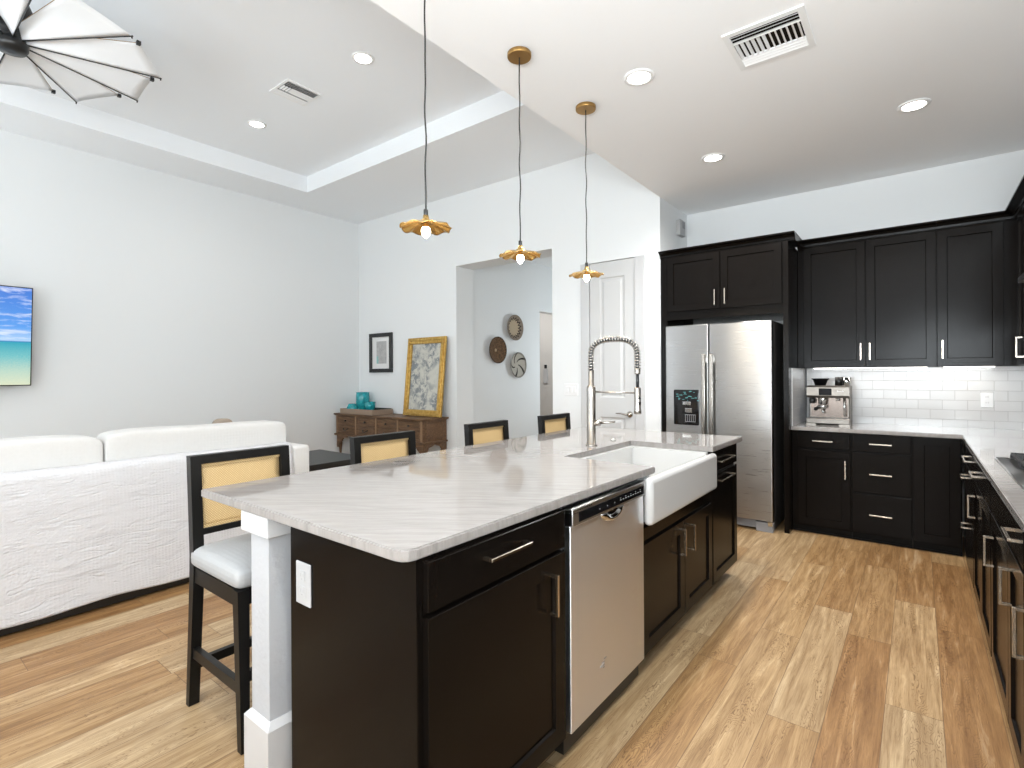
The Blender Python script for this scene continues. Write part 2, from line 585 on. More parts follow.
# ------------------------------------------------------------------ mesh helpers
class MB:
    def __init__(s):
        s.bm = bmesh.new()
        s.mi = 0

    def _f(s, vs, smooth=False):
        try:
            f = s.bm.faces.new(vs)
        except ValueError:
            return None
        f.material_index = s.mi
        f.smooth = smooth
        return f

    def hexa(s, P, bev=0.0, seg=2):
        v = [s.bm.verts.new(p) for p in P]
        fs = []
        for q in ((0, 3, 2, 1), (4, 5, 6, 7), (0, 1, 5, 4), (1, 2, 6, 5), (2, 3, 7, 6), (3, 0, 4, 7)):
            fs.append(s._f([v[i] for i in q]))
        if bev > 0:
            es = set()
            for f in fs:
                es.update(f.edges)
            r = bmesh.ops.bevel(s.bm, geom=list(es), offset=bev, segments=seg, affect='EDGES', profile=0.5)
            for f in r['faces']:
                f.material_index = s.mi
                if seg > 1:
                    f.smooth = True
        return s

    def box(s, x0, x1, y0, y1, z0, z1, bev=0.0, seg=2):
        return s.hexa([(x0, y0, z0), (x1, y0, z0), (x1, y1, z0), (x0, y1, z0),
                       (x0, y0, z1), (x1, y0, z1), (x1, y1, z1), (x0, y1, z1)], bev, seg)

    def fbox(s, fr, u0, u1, n0, n1, z0, z1, bev=0.0, seg=2):
        return s.hexa([fr(u0, n0, z0), fr(u1, n0, z0), fr(u1, n1, z0), fr(u0, n1, z0),
                       fr(u0, n0, z1), fr(u1, n0, z1), fr(u1, n1, z1), fr(u0, n1, z1)], bev, seg)

    def beam(s, a, b, wx, wy, up=(0, 0, 1), bev=0.0, w2=None):
        """rectangular bar from a to b; wx along side, wy along the other axis"""
        a, b = Vector(a), Vector(b)
        d = (b - a).normalized()
        sd = d.cross(Vector(up))
        if sd.length < 1e-4:
            sd = d.cross(Vector((1, 0, 0)))
        sd.normalize()
        ot = sd.cross(d)
        k = w2 or 1.0
        P = []
        for p, f in ((a, 1.0), (b, k)):
            for i, j in ((-1, -1), (1, -1), (1, 1), (-1, 1)):
                P.append(p + sd * (i * wx * f / 2) + ot * (j * wy * f / 2))
        return s.hexa(P, bev)

    def lathe(s, prof, c=(0, 0, 0), seg=24, smooth=True, axis='z', cap0=True, cap1=True):
        c = Vector(c)
        rings = []
        for r, h in prof:
            ring = []
            for k in range(seg):
                a = 2 * PI * k / seg
                if axis == 'z':
                    p = (r * math.cos(a), r * math.sin(a), h)
                elif axis == 'x':
                    p = (h, r * math.cos(a), r * math.sin(a))
                else:
                    p = (r * math.cos(a), h, r * math.sin(a))
                ring.append(s.bm.verts.new(c + Vector(p)))
            rings.append(ring)
        for i in range(len(rings) - 1):
            for k in range(seg):
                s._f([rings[i][k], rings[i][(k + 1) % seg], rings[i + 1][(k + 1) % seg], rings[i + 1][k]], smooth)
        if cap0:
            s._f(list(reversed(rings[0])))
        if cap1:
            s._f(rings[-1])
        return s

    def tube(s, pts, r, seg=10, smooth=True):
        pts = [Vector(p) for p in pts]
        n = len(pts)
        rr = r if isinstance(r, (list, tuple)) else [r] * n
        t0 = (pts[1] - pts[0]).normalized()
        ref = Vector((0, 0, 1)) if abs(t0.z) < 0.9 else Vector((1, 0, 0))
        nrm = t0.cross(ref).normalized()
        rings = []
        for i, p in enumerate(pts):
            t = (pts[min(i + 1, n - 1)] - pts[max(i - 1, 0)]).normalized()
            nrm = (nrm - t * nrm.dot(t)).normalized()
            bi = t.cross(nrm)
            rings.append([s.bm.verts.new(p + (nrm * math.cos(2 * PI * k / seg) + bi * math.sin(2 * PI * k / seg)) * rr[i]) for k in range(seg)])
        for i in range(n - 1):
            for k in range(seg):
                s._f([rings[i][k], rings[i][(k + 1) % seg], rings[i + 1][(k + 1) % seg], rings[i + 1][k]], smooth)
        s._f(list(reversed(rings[0])))
        s._f(rings[-1])
        return s

    def prism(s, loop, vec, smooth=False):
        a = [s.bm.verts.new(p) for p in loop]
        b = [s.bm.verts.new(Vector(p) + Vector(vec)) for p in loop]
        n = len(a)
        s._f(list(reversed(a)))
        s._f(b)
        for i in range(n):
            s._f([a[i], a[(i + 1) % n], b[(i + 1) % n], b[i]], smooth)
        return s

    def sheet(s, fn, nu, nv, thick=0.0, off=(0, 0, 1), smooth=True):
        """grid surface fn(u,v), closed with a back surface if thick"""
        offv = Vector(off) * thick
        g = [[s.bm.verts.new(fn(i / nu, j / nv)) for j in range(nv + 1)] for i in range(nu + 1)]
        for i in range(nu):
            for j in range(nv):
                s._f([g[i][j], g[i + 1][j], g[i + 1][j + 1], g[i][j + 1]], smooth)
        if thick:
            h = [[s.bm.verts.new(g[i][j].co + offv) for j in range(nv + 1)] for i in range(nu + 1)]
            for i in range(nu):
                for j in range(nv):
                    s._f([h[i][j], h[i][j + 1], h[i + 1][j + 1], h[i + 1][j]], smooth)
            for i in range(nu):
                s._f([g[i][0], h[i][0], h[i + 1][0], g[i + 1][0]])
                s._f([g[i][nv], g[i + 1][nv], h[i + 1][nv], h[i][nv]])
            for j in range(nv):
                s._f([g[0][j], g[0][j + 1], h[0][j + 1], h[0][j]])
                s._f([g[nu][j], h[nu][j], h[nu][j + 1], g[nu][j + 1]])
        return s

    def pillow(s, cx, cy, cz, sx, sy, sz, e=0.35, ez=0.6, nu=32, nv=16, fn=None):
        def pw(v, p):
            return math.copysign(abs(v) ** p, v)
        rings = []
        for j in range(1, nv):
            ph = -PI / 2 + PI * j / nv
            ring = []
            for i in range(nu):
                th = 2 * PI * i / nu
                p = Vector((cx + sx * pw(math.cos(ph), ez) * pw(math.cos(th), e),
                            cy + sy * pw(math.cos(ph), ez) * pw(math.sin(th), e),
                            cz + sz * pw(math.sin(ph), ez)))
                if fn:
                    p = fn(p)
                ring.append(s.bm.verts.new(p))
            rings.append(ring)
        b = Vector((cx, cy, cz - sz))
        t = Vector((cx, cy, cz + sz))
        b, t = s.bm.verts.new(fn(b) if fn else b), s.bm.verts.new(fn(t) if fn else t)
        for k in range(nu):
            s._f([b, rings[0][(k + 1) % nu], rings[0][k]], True)
            s._f([t, rings[-1][k], rings[-1][(k + 1) % nu]], True)
        for j in range(len(rings) - 1):
            for k in range(nu):
                s._f([rings[j][k], rings[j][(k + 1) % nu], rings[j + 1][(k + 1) % nu], rings[j + 1][k]], True)
        return s

    def shaker(s, fr, u0, u1, z0, z1, n0=0.0, t=0.02, rail=0.06, rec=0.009, ch=0.004):
        """one-piece recessed-panel door front"""
        n1 = n0 + t
        def ring(a, b, c, d, n):
            return [s.bm.verts.new(fr(a, n, c)), s.bm.verts.new(fr(b, n, c)), s.bm.verts.new(fr(b, n, d)), s.bm.verts.new(fr(a, n, d))]
        e = 0.0015
        L = [ring(u0, u1, z0, z1, n0), ring(u0, u1, z0, z1, n1 - e), ring(u0 + e, u1 - e, z0 + e, z1 - e, n1),
             ring(u0 + rail, u1 - rail, z0 + rail, z1 - rail, n1),
             ring(u0 + rail + ch, u1 - rail - ch, z0 + rail + ch, z1 - rail - ch, n1 - rec)]
        s._f(L[0])
        for i in range(len(L) - 1):
            for k in range(4):
                s._f([L[i][k], L[i][(k + 1) % 4], L[i + 1][(k + 1) % 4], L[i + 1][k]])
        s._f(L[-1])
        return s

    def build(s, name, mats, parent=None):
        bmesh.ops.recalc_face_normals(s.bm, faces=s.bm.faces)
        off = Vector((0, 0, 0))
        p = parent
        while p is not None:
            off += p.location
            p = p.parent
        loc = Vector((0, 0, 0))
        if parent is None:
            xs = [v.co.x for v in s.bm.verts]
            ys = [v.co.y for v in s.bm.verts]
            zs = [v.co.z for v in s.bm.verts]
            loc = Vector(((min(xs) + max(xs)) / 2, (min(ys) + max(ys)) / 2, min(zs)))
            off = loc
        for v in s.bm.verts:
            v.co -= off
        me = bpy.data.meshes.new(name)
        s.bm.to_mesh(me)
        s.bm.free()
        o = bpy.data.objects.new(name, me)
        for mt in (mats if isinstance(mats, (list, tuple)) else [mats]):
            me.materials.append(M[mt])
        o.parent = parent
        o.location = loc
        COL.objects.link(o)
        return o

    def struct(s, name, mats):
        """setting piece: kept in world coordinates"""
        bmesh.ops.recalc_face_normals(s.bm, faces=s.bm.faces)
        me = bpy.data.meshes.new(name)
        s.bm.to_mesh(me)
        s.bm.free()
        o = bpy.data.objects.new(name, me)
        for mt in (mats if isinstance(mats, (list, tuple)) else [mats]):
            me.materials.append(M[mt])
        COL.objects.link(o)
        o['kind'] = 'structure'
        return o


def tag(o, label, cat, group=None):
    o['label'] = label
    o['category'] = cat
    if group:
        o['group'] = group
    return o


def thing(name, label, cat, loc, group=None):
    o = bpy.data.objects.new(name, None)
    o.empty_display_size = 0.1
    COL.objects.link(o)
    o.location = loc
    return tag(o, label, cat, group)


def copy_tree(o, parent=None):
    c = o.copy()
    COL.objects.link(c)
    c.parent = parent
    for ch in list(o.children):
        copy_tree(ch, c)
    return c


def text_mesh(name, body, size, loc, xdir, updir, mat, parent, depth=0.0006):
    cu = bpy.data.curves.new(name, 'FONT')
    cu.body = body
    cu.size = size
    cu.extrude = depth
    cu.align_x = 'CENTER'
    tmp = bpy.data.objects.new(name + '_curve', cu)
    COL.objects.link(tmp)
    dg = bpy.context.evaluated_depsgraph_get()
    me = bpy.data.meshes.new_from_object(tmp.evaluated_get(dg))
    bpy.data.objects.remove(tmp)
    bpy.data.curves.remove(cu)
    X, Y = Vector(xdir).normalized(), Vector(updir).normalized()
    Zd = X.cross(Y)
    off = Vector((0, 0, 0))
    p = parent
    while p is not None:
        off += p.location
        p = p.parent
    L = Vector(loc) - off
    for v in me.vertices:
        v.co = L + X * v.co.x + Y * v.co.y + Zd * v.co.z
    o = bpy.data.objects.new(name, me)
    me.materials.clear()
    me.materials.append(M[mat])
    o.parent = parent
    COL.objects.link(o)
    return o


# ------------------------------------------------------------------ room shell
XW, XE = -6.772, 0.87            # living-room west wall, kitchen east wall
YN, YB, YS = 4.847, 5.59, -3.9   # north wall with the doorway, kitchen back wall, south wall
ZK, ZL, ZT = 3.053, 3.67, 3.87   # kitchen ceiling, living ceiling, tray
XN = -1.96                       # edge of the lower kitchen ceiling / side of the alcove

MB().box(-7.4, 1.2, YS - 0.2, 8.6, -0.10, 0.0).struct('floor', 'floor')
b = MB()
b.box(XW - 0.14, XW, YS, -3.4, 0, 4.05).box(XW - 0.14, XW, -1.1, YN + 0.33, 0, 4.05)
b.box(XW - 0.14, XW, -3.4, -1.1, 0, 0.3).box(XW - 0.14, XW, -3.4, -1.1, 2.6, 4.05)
b.struct('wall_west', 'wall_paint')
wf = MB().box(XW - 0.09, XW - 0.03, -3.4, -3.34, 0.3, 2.6).box(XW - 0.09, XW - 0.03, -1.16, -1.1, 0.3, 2.6).box(XW - 0.09, XW - 0.03, -3.34, -1.16, 0.3, 0.36).box(XW - 0.09, XW - 0.03, -3.34, -1.16, 2.54, 2.6).box(XW - 0.09, XW - 0.03, -2.28, -2.22, 0.36, 2.54).struct('added_window_4', 'white_trim')  # unseen west window, added along with its fill lamp
MB().box(XW - 0.065, XW - 0.055, -3.34, -2.28, 0.36, 2.54).box(XW - 0.065, XW - 0.055, -2.22, -1.16, 0.36, 2.54).build('pane', 'glass', wf)
b = MB()
b.box(XW, -4.696, YN, YN + 0.33, 0, ZT + 0.1)
b.box(-4.696, -3.212, YN, YN + 0.33, 2.75, ZT + 0.1)
b.box(-3.212, -2.742, YN, YN + 0.33, 0, ZT + 0.1)
b.box(-2.742, -2.216, YN, YN + 0.33, 2.514, ZT + 0.1)
b.box(-2.216, XN, YN, YN + 0.33, 0, ZT + 0.1)
b.struct('wall_north', 'wall_paint')
MB().box(XN - 0.12, XN, YN + 0.33, YB + 0.14, 0, ZK + 0.1).struct('wall_alcove', 'wall_paint')
MB().box(XN, XE + 0.14, YB, YB + 0.14, 0, ZK + 0.1).struct('wall_kitchen', 'wall_paint')
b = MB()
b.box(XE, XE + 0.14, YS, -1.8, 0, ZK + 0.1).box(XE, XE + 0.14, 0.7, YB, 0, ZK + 0.1)
b.box(XE, XE + 0.14, -1.8, 0.7, 0, 1.0).box(XE, XE + 0.14, -1.8, 0.7, 2.5, ZK + 0.1)
b.struct('wall_east', 'wall_paint')
wf = MB().box(XE + 0.03, XE + 0.09, -1.8, -1.74, 1.0, 2.5).box(XE + 0.03, XE + 0.09, 0.64, 0.7, 1.0, 2.5).box(XE + 0.03, XE + 0.09, -1.74, 0.64, 1.0, 1.06).box(XE + 0.03, XE + 0.09, -1.74, 0.64, 2.44, 2.5).box(XE + 0.03, XE + 0.09, -0.58, -0.52, 1.06, 2.44).struct('added_window_5', 'white_trim')  # unseen east window, added for the lamp that brightens the kitchen ceiling
MB().box(XE + 0.055, XE + 0.065, -1.74, -0.58, 1.06, 2.44).box(XE + 0.055, XE + 0.065, -0.52, 0.64, 1.06, 2.44).build('pane', 'glass', wf)
# south wall (behind the viewer) with two glazed openings
b = MB()
b.box(XW, -6.65, YS - 0.14, YS, 0, 4.05)
b.box(-6.65, -5.1, YS - 0.14, YS, 2.75, 4.05)
b.box(-5.1, -2.75, YS - 0.14, YS, 0, 4.05)  # unseen pier added so the refrigerator mirrors wall, not a bright window
b.box(-2.75, XN, YS - 0.14, YS, 2.75, 4.05)
b.box(XN, 0.6, YS - 0.14, YS, 2.75, ZK + 0.1)
b.box(0.6, XE, YS - 0.14, YS, 0, ZK + 0.1)
b.struct('wall_south', 'wall_paint')


def glazed(name, x0, x1, z1, n):
    f = MB()
    y0, y1 = YS - 0.10, YS - 0.04
    f.box(x0, x1, y0, y1, z1 - 0.06, z1).box(x0, x1, y0, y1, 0, 0.06)
    for k in range(n + 1):
        x = x0 + (x1 - x0) * k / n
        f.box(max(x0, x - 0.04), min(x1, x + 0.04), y0, y1, 0.06, z1 - 0.06)
    r = f.struct(name, 'white_trim')
    g = MB()
    for k in range(n):
        a, c = x0 + (x1 - x0) * k / n + 0.04, x0 + (x1 - x0) * (k + 1) / n - 0.04
        g.box(a, c, YS - 0.075, YS - 0.065, 0.06, z1 - 0.06)
    o = g.build('pane', 'glass', r)
    return r


glazed('window_1', -6.65, -5.1, 2.75, 2)
glazed('window_2', -2.75, 0.6, 2.75, 3)

# ceilings
MB().box(XN, XE + 0.14, YS, YB + 0.14, ZK, ZK + 0.12).struct('ceiling_kitchen', 'ceiling_paint_lifted')
b = MB()
TX0, TX1, TY0, TY1 = -6.10, -2.62, -3.0, 3.60
b.box(XW, TX0, YS, YN, ZL, ZT + 0.1)
b.box(TX1, XN, YS, YN, ZL, ZT + 0.1)
b.box(TX0, TX1, YS, TY0, ZL, ZT + 0.1)
b.box(TX0, TX1, TY1, YN, ZL, ZT + 0.1)
b.box(TX0, TX1, TY0, TY1, ZT, ZT + 0.1)
b.struct('ceiling_living', 'ceiling_paint')
MB().box(XN, XN + 0.1, YS, YN + 0.33, ZK + 0.12, ZT + 0.1).struct('wall_bulkhead', 'wall_paint')

# hall behind the doorway
XH = -4.75
b = MB()
b.box(XH - 0.14, XH, YN + 0.33, 6.80, 0, 3.1)
b.box(XH - 0.14, XH, 6.80, 8.2, 2.355, 3.1)
b.struct('wall_hall', 'wall_paint')
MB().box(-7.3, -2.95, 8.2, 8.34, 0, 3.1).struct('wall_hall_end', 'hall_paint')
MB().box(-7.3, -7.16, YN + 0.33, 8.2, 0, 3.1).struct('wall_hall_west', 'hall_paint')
b = MB()
b.box(-3.09, -2.95, YN + 0.33, 7.0, 0, 3.1)
b.box(-3.09, -2.95, 7.0, 8.1, 0, 0.5)
b.box(-3.09, -2.95, 7.0, 8.1, 2.5, 3.1)
b.box(-3.09, -2.95, 8.1, 8.2, 0, 3.1)
b.struct('wall_hall_east', 'hall_paint')
wf = MB().box(-3.05, -2.99, 7.0, 7.05, 0.5, 2.5).box(-3.05, -2.99, 8.05, 8.1, 0.5, 2.5).box(-3.05, -2.99, 7.05, 8.05, 0.5, 0.55).box(-3.05, -2.99, 7.05, 8.05, 2.45, 2.5).struct('window_3', 'white_trim')
MB().box(-3.025, -3.015, 7.05, 8.05, 0.55, 2.45).build('pane', 'glass', wf)
MB().box(-7.3, -2.95, YN + 0.33, 8.34, 3.1, 3.2).struct('ceiling_hall', 'ceiling_paint')

# baseboards
MB().box(XW, XW + 0.015, YS, YN, 0, 0.13, 0.003).struct('baseboard_west', 'white_trim')
b = MB()
b.box(XW + 0.015, -4.696, YN - 0.015, YN, 0, 0.13)
b.box(-3.212, -2.84, YN - 0.015, YN, 0, 0.13)
b.box(-2.12, XN, YN - 0.015, YN, 0, 0.13)
b.struct('baseboard_north', 'white_trim')
MB().box(XH, XH + 0.015, YN + 0.33, 6.8, 0, 0.13).struct('baseboard_hall', 'white_trim')

# pantry door in the north wall
d = MB()
FN = lambda u, n, z: (u, YN + 0.035 - n, z)      # facing the camera (-y)


def panel_door(mb, fr, u0, u1, z0, z1, panels, t=0.035):
    """door slab with raised-and-recessed moulded panels"""
    us = sorted({u0, u1} | {p[0] for p in panels} | {p[1] for p in panels})
    zs = sorted({z0, z1} | {p[2] for p in panels} | {p[3] for p in panels})
    for i in range(len(us) - 1):
        for j in range(len(zs) - 1):
            a, c, e, f = us[i], us[i + 1], zs[j], zs[j + 1]
            if any(abs(a - p[0]) < 1e-6 and abs(c - p[1]) < 1e-6 and e >= p[2] - 1e-6 and f <= p[3] + 1e-6 for p in panels):
                L = []
                for k, (ins, n) in enumerate(((0, t), (0.012, t - 0.010), (0.03, t - 0.010), (0.05, t - 0.002))):
                    L.append([mb.bm.verts.new(fr(a + ins, n, e + ins)), mb.bm.verts.new(fr(c - ins, n, e + ins)),
                              mb.bm.verts.new(fr(c - ins, n, f - ins)), mb.bm.verts.new(fr(a + ins, n, f - ins))])
                for q in range(3):
                    for k in range(4):
                        mb._f([L[q][k], L[q][(k + 1) % 4], L[q + 1][(k + 1) % 4], L[q + 1][k]])
                mb._f(L[3])
            else:
                mb._f([mb.bm.verts.new(fr(a, t, e)), mb.bm.verts.new(fr(c, t, e)), mb.bm.verts.new(fr(c, t, f)), mb.bm.verts.new(fr(a, t, f))])
    mb.fbox(fr, u0, u1, -0.01, t - 0.011, z0, z1)


panel_door(d, FN, -2.734, -2.224, 0.012, 2.505, [(-2.62, -2.338, 1.10, 2.345), (-2.62, -2.338, 0.22, 0.90)])
door = d.struct('door_1', 'door_white')
h = MB()
h.lathe([(0.032, 0.0), (0.032, -0.008), (0.026, -0.014), (0.013, -0.018), (0.011, -0.05)], (-2.285, YN, 0.935), 20, axis='y')
h.tube([(-2.285, YN - 0.048, 0.935), (-2.32, YN - 0.050, 0.938), (-2.36, YN - 0.048, 0.945), (-2.395, YN - 0.045, 0.946), (-2.42, YN - 0.043, 0.943)], [0.011, 0.010, 0.008, 0.0065, 0.005], 10)
h.build('door_handle', 'nickel', door)
c = MB()
c.box(-2.84, -2.738, YN - 0.018, YN, 0, 2.514, 0.004)
c.box(-2.220, -2.12, YN - 0.018, YN, 0, 2.514, 0.004)
c.struct('trim_2', 'white_trim')
MB().box(-2.742, -2.216, YN + 0.08, YN + 0.10, 0, 2.514).struct('trim_3', 'door_white')

# ------------------------------------------------------------------ kitchen cabinets
YF = 4.945      # front of the doors, back run (base)
XF = 0.25       # front of the doors, east run (base)
XI = -0.952     # front of the doors, island
ZC = 0.892      # kitchen worktop
ZI = 0.92       # island worktop
FB = lambda u, n, z: (u, YF + 0.02 - n, z)          # back run frame; n=0.02 is the door face
FU = lambda u, n, z: (u, 5.245 + 0.02 - n, z)       # uppers on the back wall
FE = lambda u, n, z: (u, 4.822 + 0.02 - n, z)       # fridge enclosure
FR = lambda u, n, z: (XF + 0.02 - n, u, z)          # east run
FRU = lambda u, n, z: (0.557 + 0.02 - n, u, z)       # east uppers
FI = lambda u, n, z: (XI - 0.02 + n, u, z)          # island


def pull(parent, fr, u, z, length, vertical=False, n=0.02, name='handle'):
    h = MB()
    w = 0.0095
    st = 0.034
    if vertical:
        h.fbox(fr, u - w / 2, u + w / 2, n + st - w, n + st, z - length / 2, z + length / 2, 0.0012, 1)
        for s in (-1, 1):
            zz = z + s * (length / 2 - w / 2)
            h.fbox(fr, u - w / 2, u + w / 2, n, n + st - w, zz - w / 2, zz + w / 2)
    else:
        h.fbox(fr, u - length / 2, u + length / 2, n + st - w, n + st, z - w / 2, z + w / 2, 0.0012, 1)
        for s in (-1, 1):
            uu = u + s * (length / 2 - w / 2)
            h.fbox(fr, uu - w / 2, uu + w / 2, n, n + st - w, z - w / 2, z + w / 2)
    return h.build(name, 'pull', parent)


def door_part(parent, fr, u0, u1, z0, z1, hu=None, hz=None, hl=0.15, vert=True, name='door', rail=0.06):
    o = MB().shaker(fr, u0, u1, z0, z1, rail=rail).build(name, 'cabinet', parent)
    if hu is not None:
        pull(o, fr, hu, hz, hl, vert)
    return o


def drawer_part(parent, fr, u0, u1, z0, z1, hu=None, hz=None, hl=0.15):
    o = MB().fbox(fr, u0, u1, 0, 0.02, z0, z1, 0.002, 1).build('drawer', 'cabinet', parent)
    if hu is not None:
        pull(o, fr, hu, hz, hl, False)
    return o


def crown(mb, fr, u0, u1, z0, z1, out, n0=0.0, back=-0.05):
    """stepped crown moulding prism along u"""
    h = z1 - z0
    prof = [(back, 0), (n0, 0), (n0, 0.10), (n0 + 0.008, 0.14), (n0 + 0.010, 0.40), (n0 + out * 0.45, 0.62), (n0 + out * 0.85, 0.80), (n0 + out, 0.82), (n0 + out, 1.0), (back, 1.0)]
    a = [fr(u0, n, z0 + h * q) for n, q in prof]
    v = Vector(fr(u1, 0, 0)) - Vector(fr(u0, 0, 0))
    mb.prism(a, v)


# fridge surround
enc = thing('refrigerator_cabinet', 'dark cabinet surround with two short doors above the steel refrigerator', 'cabinet', (-1.40, 5.2, 0))
b = MB()
b.box(-1.952, -1.894, 4.842, YB - 0.004, 0, 2.45)
b.box(-0.890, -0.851, 4.842, YB - 0.004, 0, 2.45)
b.box(-1.894, -0.890, 4.846, YB - 0.004, 1.852, 2.45)
b.build('body', 'cabinet', enc)
door_part(enc, FE, -1.884, -1.399, 1.930, 2.442, -1.437, 2.03, 0.14)
door_part(enc, FE, -1.393, -0.897, 1.930, 2.442, -1.350, 2.03, 0.14)
c = MB()
crown(c, FE, -1.958, -0.795, 2.448, 2.512, 0.055, 0.0, -0.3)
c.box(-0.85, -0.795, 4.842, 5.185, 2.488, 2.512)
c.build('crown_moulding', 'cabinet', enc)

# uppers along the back wall
ZU0, ZU1 = 1.385, 2.45
up = thing('wall_cabinet', 'dark two-door wall cabinet above the coffee machine', 'cabinet', (-0.34, 5.4, ZU0), None)
MB().box(-0.848, 0.118, 5.266, YB, ZU0, ZU1 + 0.01).build('body', 'cabinet', up)
door_part(up, FU, -0.803, -0.346, ZU0 + 0.004, ZU1, -0.377, 1.52, 0.14)
door_part(up, FU, -0.340, 0.114, ZU0 + 0.004, ZU1, -0.314, 1.52, 0.14)
c = MB()
crown(c, FU, -0.848, 0.118, ZU1 + 0.002, 2.516, 0.055, 0.02)
c.build('crown_moulding', 'cabinet', up)
up2 = thing('wall_cabinet', 'dark single-door wall cabinet in the kitchen corner', 'cabinet', (0.33, 5.4, ZU0), None)
MB().box(0.119, 0.869, 5.266, YB, ZU0, ZU1 + 0.01).build('body', 'cabinet', up2)
door_part(up2, FU, 0.120, 0.500, ZU0 + 0.004, ZU1, 0.151, 1.52, 0.14)
c = MB()
crown(c, FU, 0.119, 0.577, ZU1 + 0.002, 2.516, 0.055, 0.02)
c.build('crown_moulding', 'cabinet', up2)
up3 = thing('wall_cabinet', 'dark wall cabinet on the right wall beside the range hood', 'cabinet', (0.7, 4.45, ZU0), None)
MB().box(0.578, 0.869, 3.66, 5.244, ZU0, ZU1 + 0.01).build('body', 'cabinet', up3)
MB().fbox(FRU, 5.10, 5.244, 0, 0.012, ZU0 + 0.004, ZU1).build('filler', 'cabinet', up3)
door_part(up3, FRU, 4.42, 5.09, ZU0 + 0.004, ZU1, 4.90, 1.51, 0.14)
door_part(up3, FRU, 3.665, 4.41, ZU0 + 0.004, ZU1, 4.34, 1.51, 0.14)
c = MB()
crown(c, FRU, 3.66, 5.25, ZU1 + 0.002, 2.516, 0.055, 0.02)
c.build('crown_moulding', 'cabinet', up3)
up4 = thing('wall_cabinet', 'dark wall cabinet directly above the range hood', 'cabinet', (0.7, 3.17, 1.9), None)
MB().box(0.578, 0.869, 2.70, 3.655, 1.935, ZU1 + 0.01).build('body', 'cabinet', up4)
door_part(up4, FRU, 2.705, 3.173, 1.94, ZU1)
door_part(up4, FRU, 3.179, 3.650, 1.94, ZU1)
c = MB()
crown(c, FRU, 2.70, 3.655, ZU1 + 0.002, 2.516, 0.055, 0.02)
c.build('crown_moulding', 'cabinet', up4)
hood = thing('range_hood', 'stainless range hood under the cabinet above the cooktop', 'range hood', (0.6, 3.17, 1.79), None)
b = MB()
b.prism([(0.40, 2.71, 1.79), (0.865, 2.71, 1.79), (0.865, 2.71, 1.93), (0.52, 2.71, 1.93), (0.40, 2.71, 1.815)], (0, 0.93, 0))
b.build('shell', 'stainless', hood)
MB().box(0.45, 0.82, 2.76, 3.59, 1.786, 1.7905).build('filter', 'grey_plastic', hood)

# base cabinets along the back wall
def base_box(name, label, u0, u1, fr_kind):
    if fr_kind == 'back':
        t = thing(name, label, 'cabinet', ((u0 + u1) / 2, 5.25, 0), None)
        MB().box(u0, u1, 4.966, YB - 0.001, 0.062, ZC - 0.03).build('body', 'cabinet', t)
        MB().box(u0, u1, 5.0, 5.02, 0, 0.062).box(u0, u1, 4.992, 5.0, 0, 0.014).build('toe_kick', 'cabinet_dark', t)
    return t


u = base_box('base_cabinet', 'dark base cabinet with one drawer above one door, beside the refrigerator', -0.848, -0.4255, 'back')
drawer_part(u, FB, -0.805, -0.432, 0.720, 0.856, -0.620, 0.781, 0.145)
door_part(u, FB, -0.805, -0.432, 0.075, 0.703, -0.463, 0.56, 0.15)
u = base_box('base_cabinet', 'dark base cabinet with a stack of three drawers', -0.4245, -0.0365, 'back')
drawer_part(u, FB, -0.418, -0.044, 0.720, 0.856, -0.232, 0.783, 0.145)
drawer_part(u, FB, -0.418, -0.044, 0.395, 0.706, -0.232, 0.546, 0.145)
drawer_part(u, FB, -0.418, -0.044, 0.075, 0.383, -0.232, 0.228, 0.145)
u = base_box('base_cabinet', 'dark corner base cabinet with one tall door and no handle', -0.0355, 0.249, 'back')
door_part(u, FB, -0.028, 0.240, 0.075, 0.856)

# base cabinets along the right (east) wall
def east_box(label, y0, y1):
    t = thing('base_cabinet', label, 'cabinet', (0.56, (y0 + y1) / 2, 0), None)
    MB().box(XF + 0.021, XE - 0.001, y0, y1, 0.0, ZC - 0.03).build('body', 'cabinet', t)
    return t


u = east_box('dark drawer cabinet on the right wall nearest the corner', 4.045, 4.944)
MB().fbox(FR, 4.65, 4.944, 0, 0.012, 0.075, 0.856).build('filler', 'cabinet', u)
drawer_part(u, FR, 4.055, 4.64, 0.735, 0.856, 4.30, 0.80, 0.27)
drawer_part(u, FR, 4.055, 4.64, 0.41, 0.725, 4.54, 0.655, 0.15)
drawer_part(u, FR, 4.055, 4.64, 0.075, 0.40, 4.54, 0.33, 0.15)
u = east_box('dark base cabinet with two doors under the far end of the cooktop', 3.115, 4.035)
drawer_part(u, FR, 3.125, 4.025, 0.735, 0.856, 3.72, 0.792, 0.17)
door_part(u, FR, 3.578, 4.025, 0.075, 0.722, 3.915, 0.58, 0.13)
door_part(u, FR, 3.125, 3.572, 0.075, 0.722)
u = east_box('dark base cabinet with two doors under the near end of the cooktop', 2.195, 3.105)
drawer_part(u, FR, 2.203, 3.097, 0.735, 0.856, 2.30, 0.818, 0.16)
door_part(u, FR, 2.56, 3.097, 0.075, 0.722, 3.00, 0.575, 0.13)
door_part(u, FR, 2.203, 2.554, 0.075, 0.722, 2.46, 0.60, 0.13)
u = east_box('dark base cabinet nearest the viewer at the right edge', 1.30, 2.185)
drawer_part(u, FR, 1.31, 2.177, 0.735, 0.856, 1.75, 0.80, 0.16)
door_part(u, FR, 1.747, 2.177, 0.075, 0.722, 2.125, 0.57, 0.15)
door_part(u, FR, 1.31, 1.741, 0.075, 0.722, 1.37, 0.57, 0.15)

